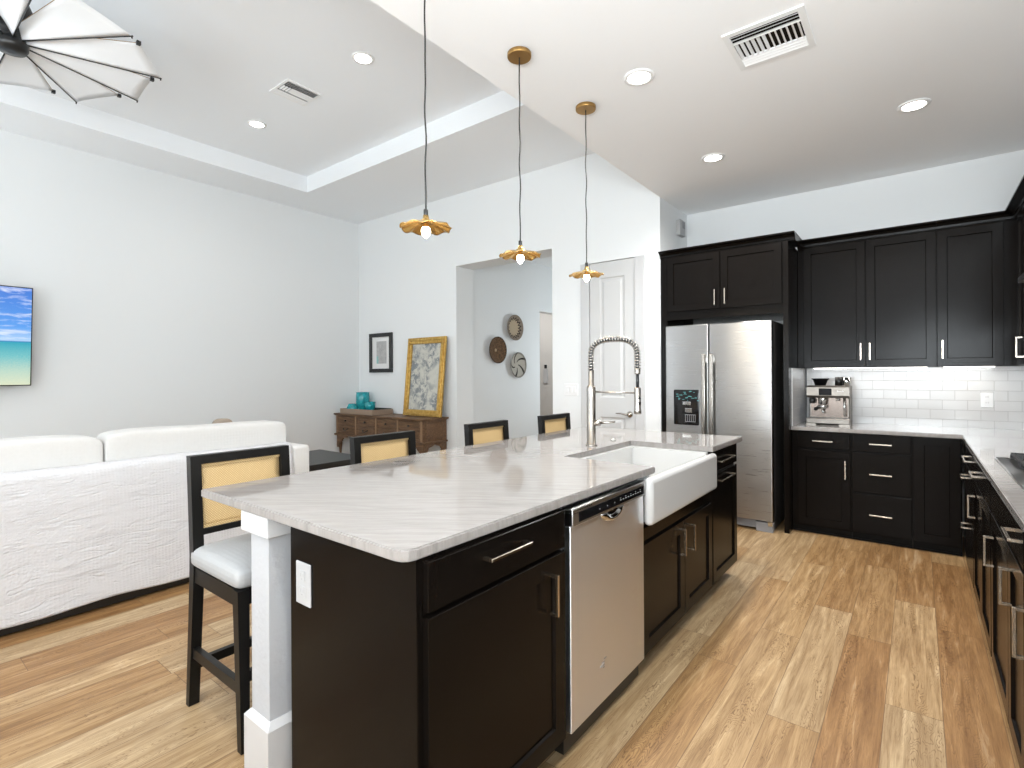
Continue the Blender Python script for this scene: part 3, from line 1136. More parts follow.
# L-shaped worktop
t = MB()
xe = 0.246
loop = [(-0.849, 4.92), (xe, 4.92), (xe, 1.28), (XE, 1.28), (XE, YB), (-0.849, YB)]
t.prism([(x, y, ZC - 0.03) for x, y in loop], (0, 0, 0.03))
bmesh.ops.recalc_face_normals(t.bm, faces=t.bm.faces)
es = [e for e in t.bm.edges if abs(e.verts[0].co.z - e.verts[1].co.z) < 1e-6 and all(v.co.y < 4.93 for v in e.verts)]
bmesh.ops.bevel(t.bm, geom=es, offset=0.004, segments=2, affect='EDGES')
wt = tag(t.build('worktop', 'marble'), 'pale stone L-shaped worktop on the dark cabinets along the walls', 'countertop')

# backsplash
MB().box(-0.840, XE - 0.010, YB - 0.010, YB, ZC, ZU0).struct('trim_4', 'tile_x')
MB().box(XE - 0.010, XE, 1.28, YB, ZC, ZU0).box(XE - 0.010, XE, 2.66, 3.66, ZU0, 1.79).struct('trim_5', 'tile_y')
MB().box(-0.850, -0.840, 4.955, YB - 0.010, ZC, ZU0).struct('trim_6', 'tile_y')
MB().box(-0.840, -0.826, YB - 0.024, YB - 0.010, ZC, ZU0).struct('trim_7', 'black')

# under-cabinet strip lights
def led(label, x0, x1):
    r = tag(MB().box(x0, x1, 5.36, 5.39, ZU0 - 0.007, ZU0 - 0.0002, 0.0015, 1).build('under_cabinet_light', 'led_glow'), label, 'light')
    l = area_light('strip_glow', ((x0 + x1) / 2, 5.375, ZU0 - 0.016), (0, 0.25, -1), x1 - x0, 0.03, 0.55, (1.0, 0.94, 0.86))
    l.parent = r
    l.matrix_parent_inverse = Matrix.Translation(-r.location)
    return r


led('bright strip light under the two-door wall cabinet', -0.74, 0.06)
led('faint strip light under the corner wall cabinet', 0.16, 0.46)

# cooktop on the right worktop
ck = thing('cooktop', 'stainless gas cooktop with black grates at the right edge', 'cooktop', (0.56, 3.17, ZC))
MB().box(0.312, 0.83, 2.675, 3.665, ZC, ZC + 0.010, 0.004).build('tray', 'stainless', ck)
for (x, y, r) in ((0.44, 2.86, 0.05), (0.70, 2.86, 0.04), (0.57, 3.17, 0.06), (0.44, 3.49, 0.045), (0.70, 3.49, 0.05)):
    MB().lathe([(r * 1.3, 0), (r * 1.25, 0.006), (r, 0.008), (r, 0.018), (r * 0.8, 0.022), (0.002, 0.022)], (x, y, ZC + 0.010), 20).build('burner', 'chrome', ck)
for y0, y1 in ((2.70, 3.00), (3.02, 3.32), (3.34, 3.64)):
    g = MB()
    zt = ZC + 0.040
    for x in (0.375, 0.80):
        g.box(x - 0.006, x + 0.006, y0, y1, zt - 0.014, zt, 0.002, 1)
    for y in (y0 + 0.006, y1 - 0.006):
        g.box(0.375, 0.80, y - 0.006, y + 0.006, zt - 0.014, zt, 0.002, 1)
    ym = (y0 + y1) / 2
    g.box(0.375, 0.80, ym - 0.005, ym + 0.005, zt - 0.010, zt + 0.006)
    for x in (0.44, 0.57, 0.70):
        g.box(x - 0.005, x + 0.005, y0, y1, zt - 0.010, zt + 0.006)
    for x in (0.375, 0.80):
        for y in (y0 + 0.008, y1 - 0.008):
            g.box(x - 0.008, x + 0.008, y - 0.008, y + 0.008, ZC + 0.0095, zt - 0.01)
    g.build('grate', 'iron', ck)
for k in range(5):
    MB().lathe([(0.019, 0), (0.019, 0.012), (0.016, 0.026), (0.002, 0.027)], (0.785 - 0.0 * k, 2.86 + 0.155 * k, ZC + 0.010), 16).build('knob', 'chrome', ck)

# ------------------------------------------------------------------ refrigerator
fy = 4.76
fr_ = thing('refrigerator', 'stainless side-by-side refrigerator with black water dispenser', 'refrigerator', (-1.42, 5.1, 0))
MB().box(-1.872, -0.962, 4.835, 5.50, 0.02, 1.785).build('body', 'dark_side', fr_)
FF = lambda u, n, z: (u, 4.83 - n, z)


def fridge_door(u0, u1, name):
    mb = MB()
    mb.fbox(FF, u0, u1, 0, 0.07, 0.092, 1.79, 0.010, 3)
    return mb.build(name, 'stainless', fr_)


dl = fridge_door(-1.878, -1.4825, 'freezer_door')
dr = fridge_door(-1.4765, -0.960, 'refrigerator_door')
for par, u in ((dl, -1.513), (dr, -1.446)):
    h = MB()
    h.fbox(FF, u - 0.017, u + 0.017, 0.105, 0.125, 0.45, 1.52, 0.006, 2)
    for z in (0.50, 1.47):
        h.fbox(FF, u - 0.012, u + 0.012, 0.0695, 0.106, z - 0.03, z + 0.03)
    h.build('handle', 'nickel', par)
dp = MB()
dp.fbox(FF, -1.797, -1.566, 0.0695, 0.0735, 0.872, 1.195, 0.010, 3)
disp = dp.build('water_dispenser', 'black_gloss', fr_)
g = MB()
for k in range(26):
    u = -1.785 + random.random() * 0.205
    z = 1.09 + random.random() * 0.09
    g.fbox(FF, u, u + 0.006 + random.random() * 0.02, 0.073, 0.0742, z, z + 0.003 + random.random() * 0.004)
g.build('display_print', 'teal_icon', disp)
MB().fbox(FF, -1.715, -1.640, 0.073, 0.078, 1.055, 1.085, 0.003, 1).build('nozzle', 'chrome', disp)
MB().fbox(FF, -1.695, -1.63, 0.073, 0.080, 0.985, 1.025, 0.003, 1).build('paddle', 'chrome', disp)
r_ = MB()
for k in range(6):
    r_.fbox(FF, -1.693 + 0.018 * k, -1.689 + 0.018 * k, 0.073, 0.0745, 0.905, 0.965)
r_.fbox(FF, -1.695, -1.598, 0.073, 0.075, 0.900, 0.905).fbox(FF, -1.695, -1.598, 0.073, 0.075, 0.963, 0.968)
r_.build('drip_grille', 'grey_plastic', disp)
k_ = MB()
k_.fbox(FF, -1.87, -1.10, 0.01, 0.03, 0.02, 0.085)
for k in range(4):
    k_.fbox(FF, -1.86, -1.11, 0.03, 0.034, 0.03 + 0.013 * k, 0.036 + 0.013 * k)
k_.build('toe_grille', 'grey_plastic', fr_)
MB().fbox(FF, -1.095, -0.962, 0.0, 0.060, 0.0, 0.080, 0.004, 2).fbox(FF, -1.87, -1.78, 0.0, 0.03, 0.0, 0.02).build('foot', 'grey_plastic', fr_)
MB().fbox(FF, -1.0, -0.965, 0.060, 0.066, 0.055, 0.090).build('hinge', 'chrome', fr_)
text_mesh('logo', 'Whirlpool', 0.026, (-1.073, fy - 0.0005, 1.698), (1, 0, 0), (0, 0, 1), 'logo_grey', fr_)

# ------------------------------------------------------------------ island
isl = thing('island_cabinet', 'near dark island cabinet with one drawer above one door', 'cabinet', (-1.26, 1.18, 0))
YI = 0.857
MB().box(-1.555, XI - 0.02, YI, 1.519, 0.095, ZI - 0.032).build('body', 'cabinet', isl)
MB().box(-1.555, XI - 0.095, YI + 0.0, 1.519, 0.0, 0.095).box(-1.555, XI - 0.02, YI, YI + 0.02, 0.0, 0.095).build('toe_kick', 'cabinet_dark', isl)
MB().box(-1.575, -1.5555, YI + 0.01, 3.64, 0.0, ZI - 0.032).build('back_panel', 'cabinet', isl)
drawer_part(isl, FI, 0.878, 1.508, 0.752, 0.878, 1.178, 0.831, 0.19)
door_part(isl, FI, 0.878, 1.508, 0.098, 0.738, 1.415, 0.622, 0.135, rail=0.062)

ic = thing('sink_cabinet', 'dark two-door island cabinet under the white farmhouse sink', 'cabinet', (-1.26, 2.64, 0))
b = MB()
b.box(-1.555, XI - 0.02, 2.142, 3.118, 0.095, 0.668)
b.box(-1.555, -1.50, 2.142, 3.118, 0.665, ZI - 0.032)
b.build('body', 'cabinet', ic)
MB().box(-1.555, XI - 0.095, 2.142, 3.118, 0.0, 0.095).build('toe_kick', 'cabinet_dark', ic)
door_part(ic, FI, 2.146, 2.657, 0.098, 0.588, 2.590, 0.492, 0.135)
door_part(ic, FI, 2.663, 3.112, 0.098, 0.588, 2.725, 0.485, 0.135)
MB().fbox(FI, 2.146, 3.112, 0, 0.012, 0.600, 0.655).build('rail', 'cabinet', ic)

ie = thing('island_cabinet', 'far dark island cabinet with drawer and pull-out front, nearest the refrigerator', 'cabinet', (-1.26, 3.38, 0))
MB().box(-1.555, XI - 0.02, 3.122, 3.645, 0.095, ZI - 0.032).build('body', 'cabinet', ie)
MB().box(-1.555, XI - 0.095, 3.122, 3.645, 0.0, 0.095).build('toe_kick', 'cabinet_dark', ie)
drawer_part(ie, FI, 3.130, 3.640, 0.757, 0.880, 3.36, 0.815, 0.30)
door_part(ie, FI, 3.130, 3.640, 0.098, 0.742, 3.36, 0.70, 0.30, vert=False)

# island worktop with a notch for the apron sink
t = MB()
loop = [(-2.113, 0.813), (-1.005, 0.813), (-0.9835, 0.8180), (-0.9685, 0.8310), (-0.963, 0.852), (-0.944, 2.26), (-1.44, 2.26), (-1.44, 3.06), (-0.930, 3.06), (-0.924, 3.675), (-2.113, 3.675)]
t.prism([(x, y, ZI - 0.031) for x, y in loop], (0, 0, 0.031))
es = [e for e in t.bm.edges if abs(e.verts[0].co.z - e.verts[1].co.z) < 1e-6]
bmesh.ops.bevel(t.bm, geom=es, offset=0.004, segments=2, affect='EDGES')
tag(t.build('island_worktop', 'marble'), 'long pale veined stone worktop of the kitchen island', 'countertop')

# white end post under the worktop
ps = thing('island_post', 'square white post at the near left corner of the island', 'post', (-1.7070, 0.895, 0))
MB().box(-1.7650, -1.6480, 0.833, 0.95, 0.10, ZI - 0.031).build('shaft', 'textured_white', ps)
MB().box(-1.8070, -1.6300, 0.818, 0.965, 0.822, ZI - 0.0312, 0.002, 1).build('capital', 'white_trim', ps)
b = MB()
b.box(-1.7920, -1.6300, 0.818, 0.967, 0.0, 0.205)
b.hexa([(-1.7920, 0.818, 0.205), (-1.6300, 0.818, 0.205), (-1.6300, 0.967, 0.205), (-1.7920, 0.967, 0.205),
        (-1.7690, 0.832, 0.228), (-1.6440, 0.832, 0.228), (-1.6440, 0.954, 0.228), (-1.7690, 0.954, 0.228)])
b.build('plinth', 'white_trim', ps)

# outlet on the end panel
ot = thing('power_outlet', 'white wall plate with sockets on the dark end of the island', 'outlet', (-1.45, YI, 0.65))
MB().box(-1.5170, -1.4380, YI - 0.006, YI, 0.643, 0.772, 0.002, 1).build('plate', 'plastic_white', ot)
s = MB()
for z in (0.685, 0.732):
    s.box(-1.4920, -1.4630, YI - 0.0085, YI - 0.0058, z - 0.017, z + 0.017, 0.001, 1)
so = s.build('socket', 'plastic_white', ot)
s = MB()
for z in (0.685, 0.732):
    s.box(-1.4850, -1.4835, YI - 0.0088, YI - 0.0083, z - 0.002, z + 0.008)
    s.box(-1.4720, -1.4705, YI - 0.0088, YI - 0.0083, z - 0.002, z + 0.008)
    s.box(-1.4800, -1.4765, YI - 0.0088, YI - 0.0083, z - 0.011, z - 0.007)
s.build('slots', 'grey_plastic', so)

# dishwasher
dw = thing('dishwasher', 'stainless dishwasher with black control strip built into the island', 'dishwasher', (-1.25, 1.84, 0))
MB().box(-1.54, XI - 0.022, 1.525, 2.137, 0.02, ZI - 0.036).build('tub', 'black', dw)
FD = lambda u, n, z: (XI - 0.02 + n, u, z)
b = MB()
b.fbox(FD, 1.533, 2.138, 0, 0.026, 0.098, 0.812, 0.003, 2)
dd = b.build('door', 'stainless_dw', dw)
cp = MB().fbox(FD, 1.533, 2.138, 0, 0.036, 0.815, 0.876, 0.004, 2).build('control_panel', 'stainless', dw)
MB().fbox(FD, 1.572, 2.122, 0.035, 0.0375, 0.824, 0.859, 0.001, 1).build('control_strip', 'black_gloss', cp)
ics = MB()
for k in range(9):
    u = 1.89 + 0.023 * k
    ics.fbox(FD, u, u + 0.010, 0.0372, 0.0380, 0.8385, 0.8415)
    if k % 2 == 0:
        ics.fbox(FD, u, u + 0.006, 0.0372, 0.0380, 0.847, 0.849)
for k in range(3):
    ics.fbox(FD, 1.72 + 0.06 * k, 1.724 + 0.06 * k, 0.0372, 0.0380, 0.838, 0.842)
ics.build('icons', 'icon', cp)
vt = MB()
for k in range(7):
    vt.fbox(FD, 1.578 + 0.013 * k, 1.587 + 0.013 * k, 0.0358, 0.0366, 0.8655, 0.8695)
vt.build('vent_slots', 'black', cp)
# scooped pocket handle
pk = MB()


def pocket(uu, vv):
    a = PI * uu
    r = 0.012 + 0.988 * vv
    u = 1.845 + 0.095 * math.cos(a) * r
    z = 0.812 - 0.045 * math.sin(a) * r
    n = 0.0265 + 0.010 * math.sin(PI * min(1, max(0, (vv - 0.45) / 0.55))) - 0.0
    return FD(u, n, z)


pk.sheet(pocket, 24, 8, 0.003, (-1, 0, 0))
pk.build('handle', 'chrome', dw)
st = MB()
for (a, z, l, q) in ((1.742, 0.235, 0.030, 0.006), (1.752, 0.246, 0.022, 0.004), (1.768, 0.256, 0.02, 0.005), (1.76, 0.226, 0.012, 0.004)):
    st.fbox(FD, a, a + l, 0.0258, 0.0266, z, z + q)
st.build('sticker', 'plastic_white', dd)
MB().box(-1.45, XI - 0.085, 1.54, 2.12, 0.0, 0.09).build('toe_kick', 'black', dw)

# farmhouse sink
sk = thing('farmhouse_sink', 'white apron-front farmhouse sink set into the island', 'sink', (-1.18, 2.63, 0.66))
SX0, SX1, SY0, SY1, SZ0, SZ1 = -1.455, -0.910, 2.146, 3.085, 0.675, ZI - 0.032
b = MB()
b.box(SX1 - 0.046, SX1, SY0, SY1, SZ0, SZ1 - 0.004, 0.022, 5)
b.build('apron', 'porcelain', sk)
b = MB()
b.box(SX0, SX0 + 0.045, SY0 + 0.06, SY1 - 0.02, SZ0, SZ1)
b.box(SX0 + 0.045, SX1 - 0.05, SY0 + 0.06, SY0 + 0.085, SZ0, SZ1)
b.box(SX0 + 0.045, SX1 - 0.05, SY1 - 0.06, SY1 - 0.02, SZ0, SZ1)
b.box(SX0 + 0.045, SX1 - 0.05, SY0 + 0.085, SY1 - 0.06, SZ0, SZ0 + 0.025)
b.build('basin', 'porcelain', sk)
MB().lathe([(0.045, 0), (0.045, 0.004), (0.03, 0.005), (0.028, 0.001)], (-1.2, 2.63, SZ0 + 0.025), 24).build('drain', 'chrome', sk)

# spring faucet
fx, fyy = -1.523, 2.708
fa = thing('kitchen_faucet', 'tall brushed-nickel faucet with black spring arc behind the sink', 'faucet', (fx, fyy, ZI))
MB().lathe([(0.033, 0), (0.033, 0.006), (0.027, 0.009), (0.027, 0.335), (0.025, 0.350), (0.017, 0.357), (0.017, 0.44), (0.014, 0.444)], (fx, fyy, ZI), 24).build('body', 'nickel', fa)
# direction of the spout: over the bowl, to the right of the picture
sd = Vector((0.9487, 0.316, 0)).normalized()
span = 0.268
base = Vector((fx, fyy, ZI))
arc = []
R_ = span / 2
ztop = 0.535
for k in range(4):
    arc.append(base + Vector((0, 0, 0.44 + (ztop - 0.44) * k / 4)))
for k in range(33):
    a = PI - PI * k / 32
    q = 0.55
    cx_ = math.copysign(abs(math.cos(a)) ** 0.72, math.cos(a))
    sz_ = abs(math.sin(a)) ** 0.85
    arc.append(base + sd * (R_ + R_ * cx_) + Vector((0, 0, ztop + 0.090 * sz_)))
for k in range(1, 6):
    arc.append(base + sd * span + Vector((0, 0, ztop - 0.017 * k)))
MB().tube(arc, 0.0105, 12).build('hose', 'rubber', fa)
coil = []
# resample the arc and wind a helix around it
L = [0]
for i in range(1, len(arc)):
    L.append(L[-1] + (arc[i] - arc[i - 1]).length)


def at(s_):
    for i in range(1, len(arc)):
        if s_ <= L[i]:
            f_ = (s_ - L[i - 1]) / max(1e-9, L[i] - L[i - 1])
            return arc[i - 1].lerp(arc[i], f_)
    return arc[-1]


nrm = sd.cross(Vector((0, 0, 1)))
turns, per = 34, 12
for k in range(turns * per + 1):
    s_ = L[-1] * k / (turns * per)
    p = at(s_)
    tg = (at(min(L[-1], s_ + 0.004)) - at(max(0, s_ - 0.004))).normalized()
    b2 = tg.cross(nrm).normalized()
    a = 2 * PI * k / per
    coil.append(p + (nrm * math.cos(a) + b2 * math.sin(a)) * 0.0165)
MB().tube(coil, 0.0034, 6).build('spring', 'nickel', fa)
tip = base + sd * span
MB().lathe([(0.016, 0.42), (0.017, 0.425), (0.017, 0.452), (0.014, 0.455)], tip, 18).build('collar', 'nickel', fa)
MB().tube([tip + Vector((0, 0, 0.425)), tip + Vector((0, 0, 0.34))], 0.0095, 14).build('neck', 'rubber', fa)
hd = MB().lathe([(0.016, 0.345), (0.019, 0.338), (0.019, 0.22), (0.021, 0.212), (0.021, 0.192), (0.012, 0.190)], tip, 22).build('spray_head', 'nickel', fa)
sdp = Vector((sd.y, -sd.x, 0))
bt = MB()
for z in (0.285, 0.255):
    p = tip + (sd * 0.6 + sdp * 0.6).normalized() * 0.0195 + Vector((0, 0, z))
    bt.lathe([(0.0075, -0.008), (0.0075, 0.008)], p, 10)
bt.build('spray_button', 'black', hd)
MB().tube([base + Vector((0, 0, 0.318)), tip + Vector((0, 0, 0.312))], 0.0052, 10).build('support_arm', 'nickel', fa)
lv = MB()
ld = Vector((0.95, 0.31, 0)).normalized()
p0 = base + Vector((0, 0, 0.135))
lv.tube([p0 + ld * 0.018, p0 + ld * 0.055], 0.017, 16)
lv.tube([p0 + ld * 0.050, p0 + ld * 0.085 + Vector((0, 0, 0.003)), p0 + ld * 0.14 + Vector((0, 0, 0.008))], [0.008, 0.0065, 0.005], 10)
lv.build('lever', 'nickel', fa)
sw = MB().lathe([(0.020, 0), (0.020, 0.003), (0.016, 0.005), (0.012, 0.011), (0.001, 0.012)], (-1.54, 3.02, ZI), 20).build('air_switch', 'chrome')
tag(sw, 'small round chrome button in the island worktop behind the faucet', 'button')

# ------------------------------------------------------------------ coffee machine
M['coffee_back'] = new_mat('dark_bronze_steel', (0.13, 0.105, 0.09), 0.25, 1.0)
cf = thing('espresso_machine', 'stainless espresso machine with touch screen on the back worktop', 'coffee machine', (-0.61, 5.38, ZC))
MB().box(-0.765, -0.462, 5.285, 5.52, ZC + 0.0, ZC + 0.335, 0.006, 2).build('body', 'machine_steel', cf)
c = MB()
c.prism([(-0.773, 5.215, ZC + 0.235), (-0.773, 5.30, ZC + 0.235), (-0.773, 5.30, ZC + 0.340), (-0.773, 5.225, ZC + 0.340), (-0.773, 5.20, ZC + 0.325), (-0.773, 5.195, ZC + 0.255)], (0.316, 0, 0))
hdr = c.build('head', 'machine_steel', cf)
MB().box(-0.680, -0.585, 5.190, 5.197, ZC + 0.258, ZC + 0.316, 0.003, 1).build('touch_screen', 'glass_dark', hdr)
text_mesh('logo', 'Breville', 0.017, (-0.520, 5.1945, ZC + 0.288), (1, 0, 0), (0, 0, 1), 'mat_board', hdr)
MB().box(-0.752, -0.475, 5.279, 5.286, ZC + 0.065, ZC + 0.232).build('back_plate', 'coffee_back', cf)
b = MB()
b.box(-0.775, -0.452, 5.18, 5.285, ZC + 0.012, ZC + 0.058, 0.006, 2)
b.box(-0.775, -0.70, 5.185, 5.30, ZC, ZC + 0.013)
b.box(-0.53, -0.452, 5.185, 5.30, ZC, ZC + 0.013)
dt = b.build('drip_tray', 'machine_steel', cf)
g = MB()
for k in range(14):
    g.box(-0.76 + 0.0215 * k, -0.752 + 0.0215 * k, 5.19, 5.275, ZC + 0.058, ZC + 0.061)
g.build('grille', 'grey_plastic', dt)
MB().lathe([(0.033, 0.0), (0.033, 0.03), (0.036, 0.034), (0.036, 0.06)], (-0.655, 5.235, ZC + 0.175), 20).build('group_head', 'chrome', cf)
pf = MB()
pf.lathe([(0.020, 0), (0.033, 0.006), (0.035, 0.03)], (-0.655, 5.235, ZC + 0.140), 20)
pf.tube([(-0.655, 5.235, ZC + 0.14), (-0.655, 5.232, ZC + 0.112), (-0.64, 5.23, ZC + 0.105)], 0.009, 10)
pfo = pf.build('portafilter', 'chrome', cf)
MB().tube([(-0.672, 5.20, ZC + 0.158), (-0.684, 5.15, ZC + 0.150), (-0.692, 5.10, ZC + 0.142)], [0.011, 0.014, 0.015], 12).build('grip', 'black', pfo)
MB().lathe([(0.022, 0), (0.026, 0.03), (0.012, 0.05)], (-0.735, 5.235, ZC + 0.185), 16).build('grinder_outlet', 'black', cf)
MB().tube([(-0.498, 5.24, ZC + 0.235), (-0.496, 5.235, ZC + 0.16), (-0.492, 5.232, ZC + 0.075)], 0.008, 10).build('steam_wand', 'chrome', cf)
MB().lathe([(0.014, 0), (0.014, 0.02)], (-0.545, 5.245, ZC + 0.21), 12).build('water_spout', 'chrome', cf)
MB().lathe([(0.040, 0), (0.060, 0.055), (0.070, 0.058), (0.070, 0.066), (0.001, 0.067)], (-0.690, 5.37, ZC + 0.335), 24).build('bean_hopper', 'glass_dark', cf)
MB().lathe([(0.030, 0), (0.030, 0.078), (0.001, 0.079)], (-0.552, 5.40, ZC + 0.335), 18).build('cup', 'black', cf)
MB().lathe([(0.027, 0), (0.032, 0.072), (0.027, 0.072), (0.024, 0.01)], (-0.492, 5.39, ZC + 0.335), 18, cap1=False).build('cup', 'chrome', cf)

ot = thing('power_outlet', 'white wall plate with sockets on the tiled backsplash near the corner', 'outlet', (0.43, YB - 0.012, 1.07))
MB().box(0.392, 0.470, YB - 0.016, YB - 0.010, 1.060, 1.178, 0.002, 1).build('plate', 'switch_white', ot)
sk_ = MB()
for z in (1.096, 1.142):
    sk_.box(0.418, 0.444, YB - 0.0185, YB - 0.0158, z - 0.015, z + 0.015, 0.001, 1)
so = sk_.build('socket', 'switch_white', ot)
sk_ = MB()
for z in (1.096, 1.142):
    sk_.box(0.424, 0.4265, YB - 0.0192, YB - 0.0183, z - 0.004, z + 0.008)
    sk_.box(0.4355, 0.438, YB - 0.0192, YB - 0.0183, z - 0.004, z + 0.008)
sk_.build('slots', 'grey_plastic', so)

# alarm box high on the alcove wall
ab = thing('motion_sensor', 'small white sensor box high on the alcove wall left of the cabinets', 'sensor', (XN + 0.03, 5.33, 2.76))
MB().box(XN, XN + 0.045, 5.27, 5.42, 2.775, 2.935, 0.006, 2).build('casing', 'plastic_white', ab)
MB().box(XN + 0.045, XN + 0.048, 5.33, 5.40, 2.85, 2.92).build('lens', 'grey_plastic', ab)

# light switch beside the pantry door
ls = thing('light_switch', 'white three-gang light switch between doorway and pantry door', 'switch', (-2.97, YN, 1.1))
MB().box(-3.058, -2.885, YN - 0.006, YN, 1.112, 1.240, 0.002, 1).build('plate', 'switch_white', ls)
for k in range(3):
    x = -3.018 + 0.047 * k
    MB().box(x - 0.017, x + 0.017, YN - 0.011, YN - 0.0058, 1.142, 1.210, 0.002, 1).build('rocker', 'switch_white', ls)

# ------------------------------------------------------------------ bar stools
def make_stool():
    r = thing('bar_stool', 'x', 'stool', (0, 0, 0), 'cane-backed bar stools along the island')
    # local: faces +x, origin on the floor under the back edge
    hw = 0.188
    for s in (-1, 1):
        p = MB()
        pts = [(-0.045, 0), (0.0, 0.50), (0.005, 0.62), (-0.022, 1.018)]
        for (xa, za), (xb, zb) in zip(pts[:-1], pts[1:]):
            k0, k1 = (0.028 if za < 0.1 else 0.040), 0.040
            P = []
            for x, z, kk in ((xa, za, k0), (xb, zb, k1)):
                P += [(x - kk / 2, s * hw - 0.02, z), (x + kk / 2, s * hw - 0.02, z), (x + kk / 2, s * hw + 0.02, z), (x - kk / 2, s * hw + 0.02, z)]
            p.hexa(P)
        p.build('leg', 'black_wood', r)
        p = MB()
        P = []
        for x, z, kk in ((0.400, 0, 0.030), (0.385, 0.575, 0.042)):
            P += [(x - kk / 2, s * hw - kk / 2, z), (x + kk / 2, s * hw - kk / 2, z), (x + kk / 2, s * hw + kk / 2, z), (x - kk / 2, s * hw + kk / 2, z)]
        p.hexa(P)
        p.build('leg', 'black_wood', r)
    a = MB()
    for s in (-1, 1):
        a.box(0.0, 0.38, s * hw - 0.014, s * hw + 0.014, 0.515, 0.575)
    a.box(0.37, 0.392, -hw, hw, 0.515, 0.575)
    a.box(-0.008, 0.014, -hw, hw, 0.515, 0.575)
    a.build('seat_frame', 'black_wood', r)
    t = MB()
    for s in (-1, 1):
        t.beam((-0.025, s * hw, 0.222), (0.395, s * hw, 0.222), 0.024, 0.040)
    t.beam((-0.03, -hw, 0.165), (-0.03, hw, 0.165), 0.024, 0.036)
    t.beam((0.396, -hw, 0.262), (0.396, hw, 0.262), 0.024, 0.036)
    t.build('stretcher', 'black_wood', r)
    q = MB()

    def dome(p):
        rr = max(0, 1 - ((p.x - 0.195) / 0.215) ** 2) * max(0, 1 - (p.y / 0.215) ** 2)
        if p.z > 0.60:
            p.z += 0.022 * rr
        return p
    q.pillow(0.195, 0, 0.613, 0.215, 0.212, 0.046, 0.13, 0.45, 56, 18, dome)
    q.build('seat', 'linen_grey', r)
    MB().box(-0.042, -0.002, -hw, hw, 0.982, 1.018, 0.003, 1).build('top_rail', 'black_wood', r)
    MB().box(-0.022, 0.010, -hw, hw, 0.695, 0.722, 0.003, 1).build('lower_rail', 'black_wood', r)
    c = MB()

    def cpan(uu, vv):
        z = 0.722 + 0.26 * vv
        x = 0.0 - 0.020 * vv
        y = -hw + 0.018 + (2 * hw - 0.036) * uu
        return (x, y, z)
    c.sheet(cpan, 10, 10, 0.006, (-1, 0, 0))
    cp_ = c.build('cane_panel', 'cane', r)
    for z0, z1 in ((0.722, 0.734), (0.970, 0.982)):
        xz = 0.0035 - 0.020 * ((z0 + z1) / 2 - 0.722) / 0.26
        MB().box(xz - 0.003, xz + 0.003, -hw + 0.018, hw - 0.018, z0, z1).build('cane_border', 'cane', cp_)
    return r


ST = [(1.056, 'near bar stool at the left end of the island with its grey seat visible'),
      (1.825, 'second bar stool from the near end, its cane back above the worktop'),
      (2.695, 'third bar stool from the near end of the island, in front of the doorway'),
      (3.530, 'farthest bar stool at the island, the smallest cane back left of the faucet')]
proto = make_stool()
for i, (y, lab) in enumerate(ST):
    o = proto if i == 0 else copy_tree(proto)
    o.location = (-2.305, y, 0)
    o['label'] = lab

# ------------------------------------------------------------------ pendants
PX = -1.666


def make_pendant():
    r = thing('pendant_light', 'x', 'pendant light', (0, 0, 0), 'brass pendants above the island')
    # local origin at the bulb tip; z up to the ceiling (H)
    Hh = ZK - 1.93
    MB().lathe([(0.062, Hh - 0.024), (0.064, Hh - 0.020), (0.064, Hh - 0.003), (0.062, Hh)], (0, 0, 0), 32).build('canopy', 'aged_brass', r)
    pts = []
    for k in range(25):
        z = 0.115 + (Hh - 0.024 - 0.115) * k / 24
        e = math.sin(PI * k / 24)
        pts.append((0.003 * math.sin(k * 1.1) * e, 0.003 * math.cos(k * 0.8) * e, z))
    MB().tube(pts, 0.0036, 8).build('cord', 'cord', r)
    MB().lathe([(0.009, 0.098), (0.010, 0.100), (0.010, 0.122), (0.006, 0.126)], (0, 0, 0), 14).build('cord_grip', 'black', r)
    MB().lathe([(0.034, 0.064), (0.034, 0.069), (0.024, 0.077), (0.014, 0.084), (0.012, 0.098), (0.004, 0.099)], (0, 0, 0), 22).build('cap', 'brass', r)
    s = MB()

    def shade(uu, vv):
        a = 2 * PI * uu
        q = 0.10 + 0.90 * vv
        rr = 0.110 * q * (1 + 0.03 * math.cos(9 * a) * vv)
        z = 0.070 - 0.026 * q ** 1.6 + 0.0048 * math.sin(9 * a) * vv ** 1.3 + 0.002 * math.sin(3 * a + 1) * vv
        return (rr * math.cos(a), rr * math.sin(a), z)
    s.sheet(shade, 96, 16, 0.0015, (0, 0, 1))
    s.build('shade', 'brass', r)
    MB().lathe([(0.014, 0.060), (0.014, 0.040)], (0, 0, 0), 16).build('socket', 'aged_brass', r)
    prof = []
    for k in range(13):
        t = k / 12
        prof.append((max(0.0008, 0.020 * math.sin(PI * min(1, 0.16 + 0.84 * t)) ** 0.8 if t < 1 else 0.0008), 0.050 - 0.050 * t))
    bulb = MB().lathe(prof, (0, 0, 0), 20).build('bulb', 'bulb_glow', r)
    l = bpy.data.lights.new('pendant_glow', 'POINT')
    l.energy = 3.2
    l.color = (1.0, 0.84, 0.62)
    l.shadow_soft_size = 0.03
    lo = bpy.data.objects.new('pendant_glow', l)
    lo.parent = r
    lo.location = (0, 0, -0.045)
    COL.objects.link(lo)
    return r


pp = make_pendant()
for i, (y, lab) in enumerate(((1.536, 'nearest brass petal pendant light, hanging over the near end of the island'),
                              (2.210, 'middle brass petal pendant light, hanging over the island in front of the doorway'),
                              (2.912, 'farthest brass petal pendant light, hanging in front of the pantry door'))):
    o = pp if i == 0 else copy_tree(pp)
    o.location = (PX, y, 1.93)
    o.rotation_euler = (0, 0, 0.4 * i)
    o['label'] = lab

